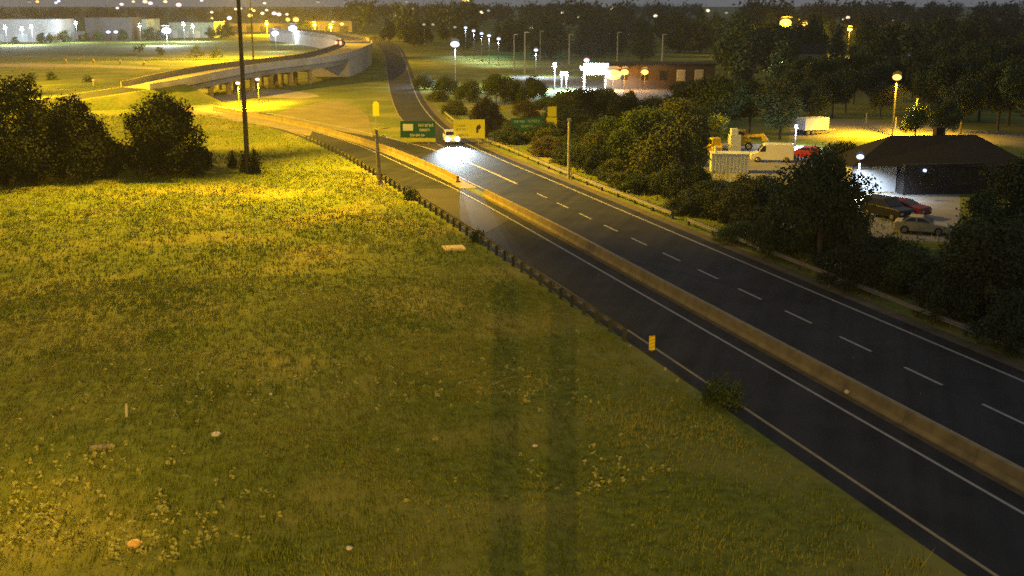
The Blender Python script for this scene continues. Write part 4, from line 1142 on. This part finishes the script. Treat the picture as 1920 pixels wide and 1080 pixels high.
lt_ = make_tree('small_tree', 'small round yellow green tree catching the yard light', 'tree', 61, 4.9, 2.6, 'broad', 1500, 0.2, mat('lime_leaves', (0.42, 0.50, 0.08), 0.7, (0.28, 0.34, 0.05), 2), (p.x, p.y + 4, 0))

# ------------------------------------------------------------------ house with the lamp
def gable_house(loc, rz, w, d, hw, hr, label, wall_m, name='house', wins=()):
    t = thing(name, label, 'house', loc, rz)
    wl_ = MB().prism([(-d / 2, 0), (-d / 2, hw), (0, hw + hr), (d / 2, hw), (d / 2, 0)], -w / 2, w / 2, 'x').build('wall', wall_m, t)
    rf = MB()
    e = 0.45
    for s in (-1, 1):
        a = (s * (d / 2 + e), hw - e * hr / (d / 2)); b_ = (0, hw + hr)
        rf.prism([a, b_, (b_[0], b_[1] + 0.16), (a[0], a[1] + 0.16)], -w / 2 - e, w / 2 + e, 'x')
    rf.build('roof', M_roof, t)
    for (x, z, ww, hh) in wins:
        f = MB().box((x, -d / 2 - 0.02, z), (ww + 0.2, 0.08, hh + 0.2)).build('window', M_siding, t)
        MB().box((x, -d / 2 - 0.06, z), (ww, 0.04, hh)).build('pane', M_glass, f)
    return t
hp = G(1640, 362)
house = thing('house', 'dark roofed house with a pale lamp lit side wall', 'house', (hp.x, hp.y, 0), R(6))
MB().box((-0.2, 3, 1.45), (4.6, 6.0, 2.9)).build('wall', M_siding, house)
MB().box((8.4, 2.2, 1.5), (12.4, 7.4, 3.0)).build('wall', mat('dark_brick', (0.04, 0.034, 0.032), 0.9, (0.026, 0.023, 0.022), 4), house)
rf = MB()
rf.add([(-3.0, -0.9, 2.75), (15.2, -2.2, 2.75), (15.2, 6.6, 2.75), (-3.0, 6.6, 2.75), (2.6, 3.0, 5.3), (11.5, 3.0, 5.3)], [(0, 1, 5, 4), (1, 2, 5), (2, 3, 4, 5), (3, 0, 4), (3, 2, 1, 0)])
rfo = rf.build('roof', M_roof, house)
MB().box((8, 4, 5.3), (0.8, 0.8, 1.4)).build('chimney', MATS['dark_brick'], rfo)
for x in (4.6, 8.2, 11.8):
    f = MB().box((x, -1.52, 1.6), (1.5, 0.08, 1.3)).build('window', M_mast, house); MB().box((x, -1.57, 1.6), (1.3, 0.04, 1.1)).build('pane', M_glass, f)
MB().box((0.1, -0.03, 0.06), (4.4, 0.08, 0.12)).build('plinth', M_conc, house)
MB().tube((4.2, -1.7, 2.4), (4.2, -1.5, 2.4), 0.14, n=10).build('porch_lamp', lens_mat('H'), house)
pl = G(1613, 294)
street_lamp(1613, 294, hp.y - 2.6, 'H', pxr(9, hp.y), 'dazzling white lamp at the corner of the dark roofed house', power=6500)
gable_house(tuple(G(1595, 178)), R(-12), 11, 8, 3.2, 2.4, 'grey house in the wood with a pale gable', mat('grey_siding', (0.22, 0.23, 0.22), 0.8, None, 1), 'house', [(-2.5, 1.7, 1.2, 1.1), (2.0, 1.7, 1.2, 1.1)])
gable_house(tuple(G(1480, 118)), R(8), 20, 9, 3.4, 2.6, 'pale green lit house among the trees above the big green tree', mat('pale_green_siding', (0.45, 0.52, 0.38), 0.8, None, 1), 'house', [(-5, 1.8, 1.4, 1.2), (0, 1.8, 1.4, 1.2), (5, 1.8, 1.4, 1.2)])
street_lamp(1462, 107, 330, 'D', pxr(3, 330), 'faint lamp lighting the front of the pale green house', power=9000)
street_lamp(1588, 108, 330, 'S', pxr(6, 330), 'small yellow lamp over the trees by the grey house', power=2500)
street_lamp(1475, 150, 215, 'S', pxr(4, 215), 'small yellow lamp glowing in the tree above the white van', power=500)
street_lamp(1493, 239, 150, 'H', pxr(4.5, 150), 'small lamp on a low post by the white trailer', power=2600, point=True)

# ------------------------------------------------------------------ bright canopy and the long building
p = G(1117, 168)
t = thing('canopy', 'dazzling white lit canopy on columns beside the long building', 'canopy', (p.x, p.y, 0))
M_can = mat('canopy_white', (0.8, 0.82, 0.84), 0.6, None, 1)
MB().box((0, 3, 4.6), (6.4, 6, 0.7)).build('roof', M_can, t)
for x in (-2.4, 2.4):
    MB().tube((x, 3, 0), (x, 3, 4.3), 0.2, n=8).build('column', M_can, t)
for x in (-1.6, 0, 1.6):
    MB().box((x, -0.1, 4.35), (1.3, 0.5, 1.2)).build('floodlight', emit('canopy_floodlight', (0.85, 0.93, 1.0), 14, True), t)
MB().box((0, -0.45, 4.5), (5.4, 0.25, 2.4)).build('lit_fascia', emit('lit_fascia', (0.86, 0.94, 1.0), 1.6, True), t)
light('canopy_light', 'POINT', t, (-2.0, -2.0, 3.6), 14000, (0.75, 0.95, 1.0), 0.6)
p = G(1240, 168)
t = thing('long_building', 'long low building with orange lamps on its facade', 'building', (p.x, p.y + 2, 0))
M_fac = mat('warm_facade', (0.06, 0.045, 0.03), 0.8, (0.04, 0.032, 0.024), 0.6)
MB().box((0, 5, 2.6), (24, 10, 5.2)).build('wall', M_fac, t); MB().box((0, 5, 5.35), (24.6, 10.6, 0.3)).build('roof', M_roof, t)
for x in (-8, -3.5, 0.5, 4.5, 8.5):
    f = MB().box((x, -0.03, 3.0), (1.9, 0.08, 2.4)).build('window', M_mast if x < 4 else M_siding, t); MB().box((x, -0.08, 3.0), (1.6, 0.04, 2.1)).build('pane', M_glass if x < 4 else mat('pale_blind', (0.4, 0.4, 0.4), 0.6, None, 2), f)
for x, y, rr_, lb in ((1150, 140, 19, 'large soft orange lamp at the end of the long building'), (1171, 135, 10, 'bright orange lamp above the facade of the long building'), (1209, 135, 9, 'orange lamp in the middle of the long facade')):
    street_lamp(x, y, p.y - 1.5, 'O', pxr(rr_, p.y), lb, power=2600 if x < 1200 else 1200, point=True)
for x, y, k, lb in ((1053, 140, 'D', 'dim lamp beside the bright canopy'), (1062, 141, 'W', 'blue white lamp beside the bright canopy'), (1040, 124, 'W', 'small white lamp on the green lit slope')):
    street_lamp(x, y, 252, k, pxr(5, 252), lb, power=14000 if k == 'W' else 0, point=True)

# ------------------------------------------------------------------ far warehouses
M_ware = mat('warehouse_cladding', (0.50, 0.52, 0.50), 0.7, (0.40, 0.42, 0.40), 0.2)
M_wared = mat('dark_cladding', (0.10, 0.10, 0.105), 0.8, None, 0.2)
def warehouse(x0, x1, yb, ytop, m, label, depth=25, doors=0, door_m=None):
    a, c = G(x0, yb), G(x1, yb)
    w = (c - a).length; h = (yb - ytop) / (yb - YH) * CAM_H
    t = thing('warehouse', label, 'warehouse', ((a.x + c.x) / 2, a.y, 0))
    MB().box((0, depth / 2, h / 2), (w, depth, h)).build('wall', m, t)
    MB().box((0, depth / 2, h + 0.2), (w + 0.6, depth + 0.6, 0.4)).build('roof', M_mast, t)
    for i in range(doors):
        xx = -w / 2 + w * (i + 0.5) / doors
        MB().box((xx, -0.06, 2.0), (w / doors * 0.5, 0.12, 4.0)).build('dock_door', door_m or M_wared, t)
    return t
warehouse(-160, 108, 79, 36, M_ware, 'widest and brightest pale warehouse with many dock doors', doors=6, door_m=M_shed)
warehouse(162, 246, 76, 34, M_wared, 'dark warehouse between the lit buildings', doors=4)
warehouse(246, 276, 74, 36, mat('greenish_cladding', (0.42, 0.55, 0.50), 0.7, None, 0.2), 'narrow greenish lit building beside the dark warehouse', doors=1)
warehouse(318, 402, 71, 42, mat('cyan_cladding', (0.38, 0.56, 0.56), 0.7, None, 0.2), 'low cyan lit building beside the big floodlight', doors=4, door_m=M_shed)
warehouse(430, 560, 60, 44, mat('tan_cladding', (0.36, 0.30, 0.2), 0.7, None, 0.2), 'tan building behind the tall mast', doors=5)
warehouse(575, 660, 60, 40, MATS['tan_cladding'], 'tan building where the far roads meet', doors=3)
p = G(150, 74)
t = thing('cabin', 'small white lit cabin between two warehouses', 'cabin', (p.x, p.y, 0))
MB().box((0, 3, 2.0), (6.0, 6, 4.0)).build('wall', M_shed, t); MB().box((0, 3, 4.1), (6.6, 6.6, 0.3)).build('roof', M_shed, t); MB().box((0, -0.05, 1.2), (1.6, 0.1, 2.4)).build('door', M_wared, t)
for x, y, D, pw, lb in ((41, 55, 545, 26000, 'white floodlight before the bright warehouse, lower one'), (59, 51, 548, 26000, 'white floodlight before the bright warehouse, higher one'), (10, 52, 545, 40000, 'white floodlight before the bright warehouse, farthest from the lit cabin'),
                        (142, 44, 585, 26000, 'white lamp above the small lit cabin'), (262, 48, 590, 20000, 'lamp on the narrow greenish building'), (344, 46, 600, 30000, 'first lamp on the low cyan building'), (362, 50, 600, 30000, 'second lamp on the low cyan building')):
    street_lamp(x, y, D, 'W' if x != 262 else 'D', pxr(4.5, D), lb, power=pw * 0.9, point=True)
for x, y, D, pw in ((500, 44, 740, 160000), (590, 46, 700, 120000), (620, 50, 640, 120000)):
    street_lamp(x, y, D, 'S', pxr(5, D), 'sodium lamp over the distant road junction', 'sodium lamps at the far junction', power=pw * 2, point=True)
# ------------------------------------------------------------------ night haze
hz = MB().box((0, 1500, 16.5), (5200, 3800, 35)).build('haze', bpy.data.materials.new('haze_air'))
hm_ = hz.data.materials[0]; hm_.use_nodes = True
hm_.node_tree.nodes.clear()
pv = hm_.node_tree.nodes.new('ShaderNodeVolumePrincipled'); ho = hm_.node_tree.nodes.new('ShaderNodeOutputMaterial')
pv.inputs['Color'].default_value = (0.9, 0.92, 0.95, 1)
pv.inputs['Density'].default_value = 0.00013
pv.inputs['Anisotropy'].default_value = 0.0
hm_.node_tree.links.new(pv.outputs[0], ho.inputs['Volume'])
hz['kind'] = 'stuff'; tag(hz, 'thin night haze over the whole scene', 'haze')
scene.cycles.volume_bounces = 0
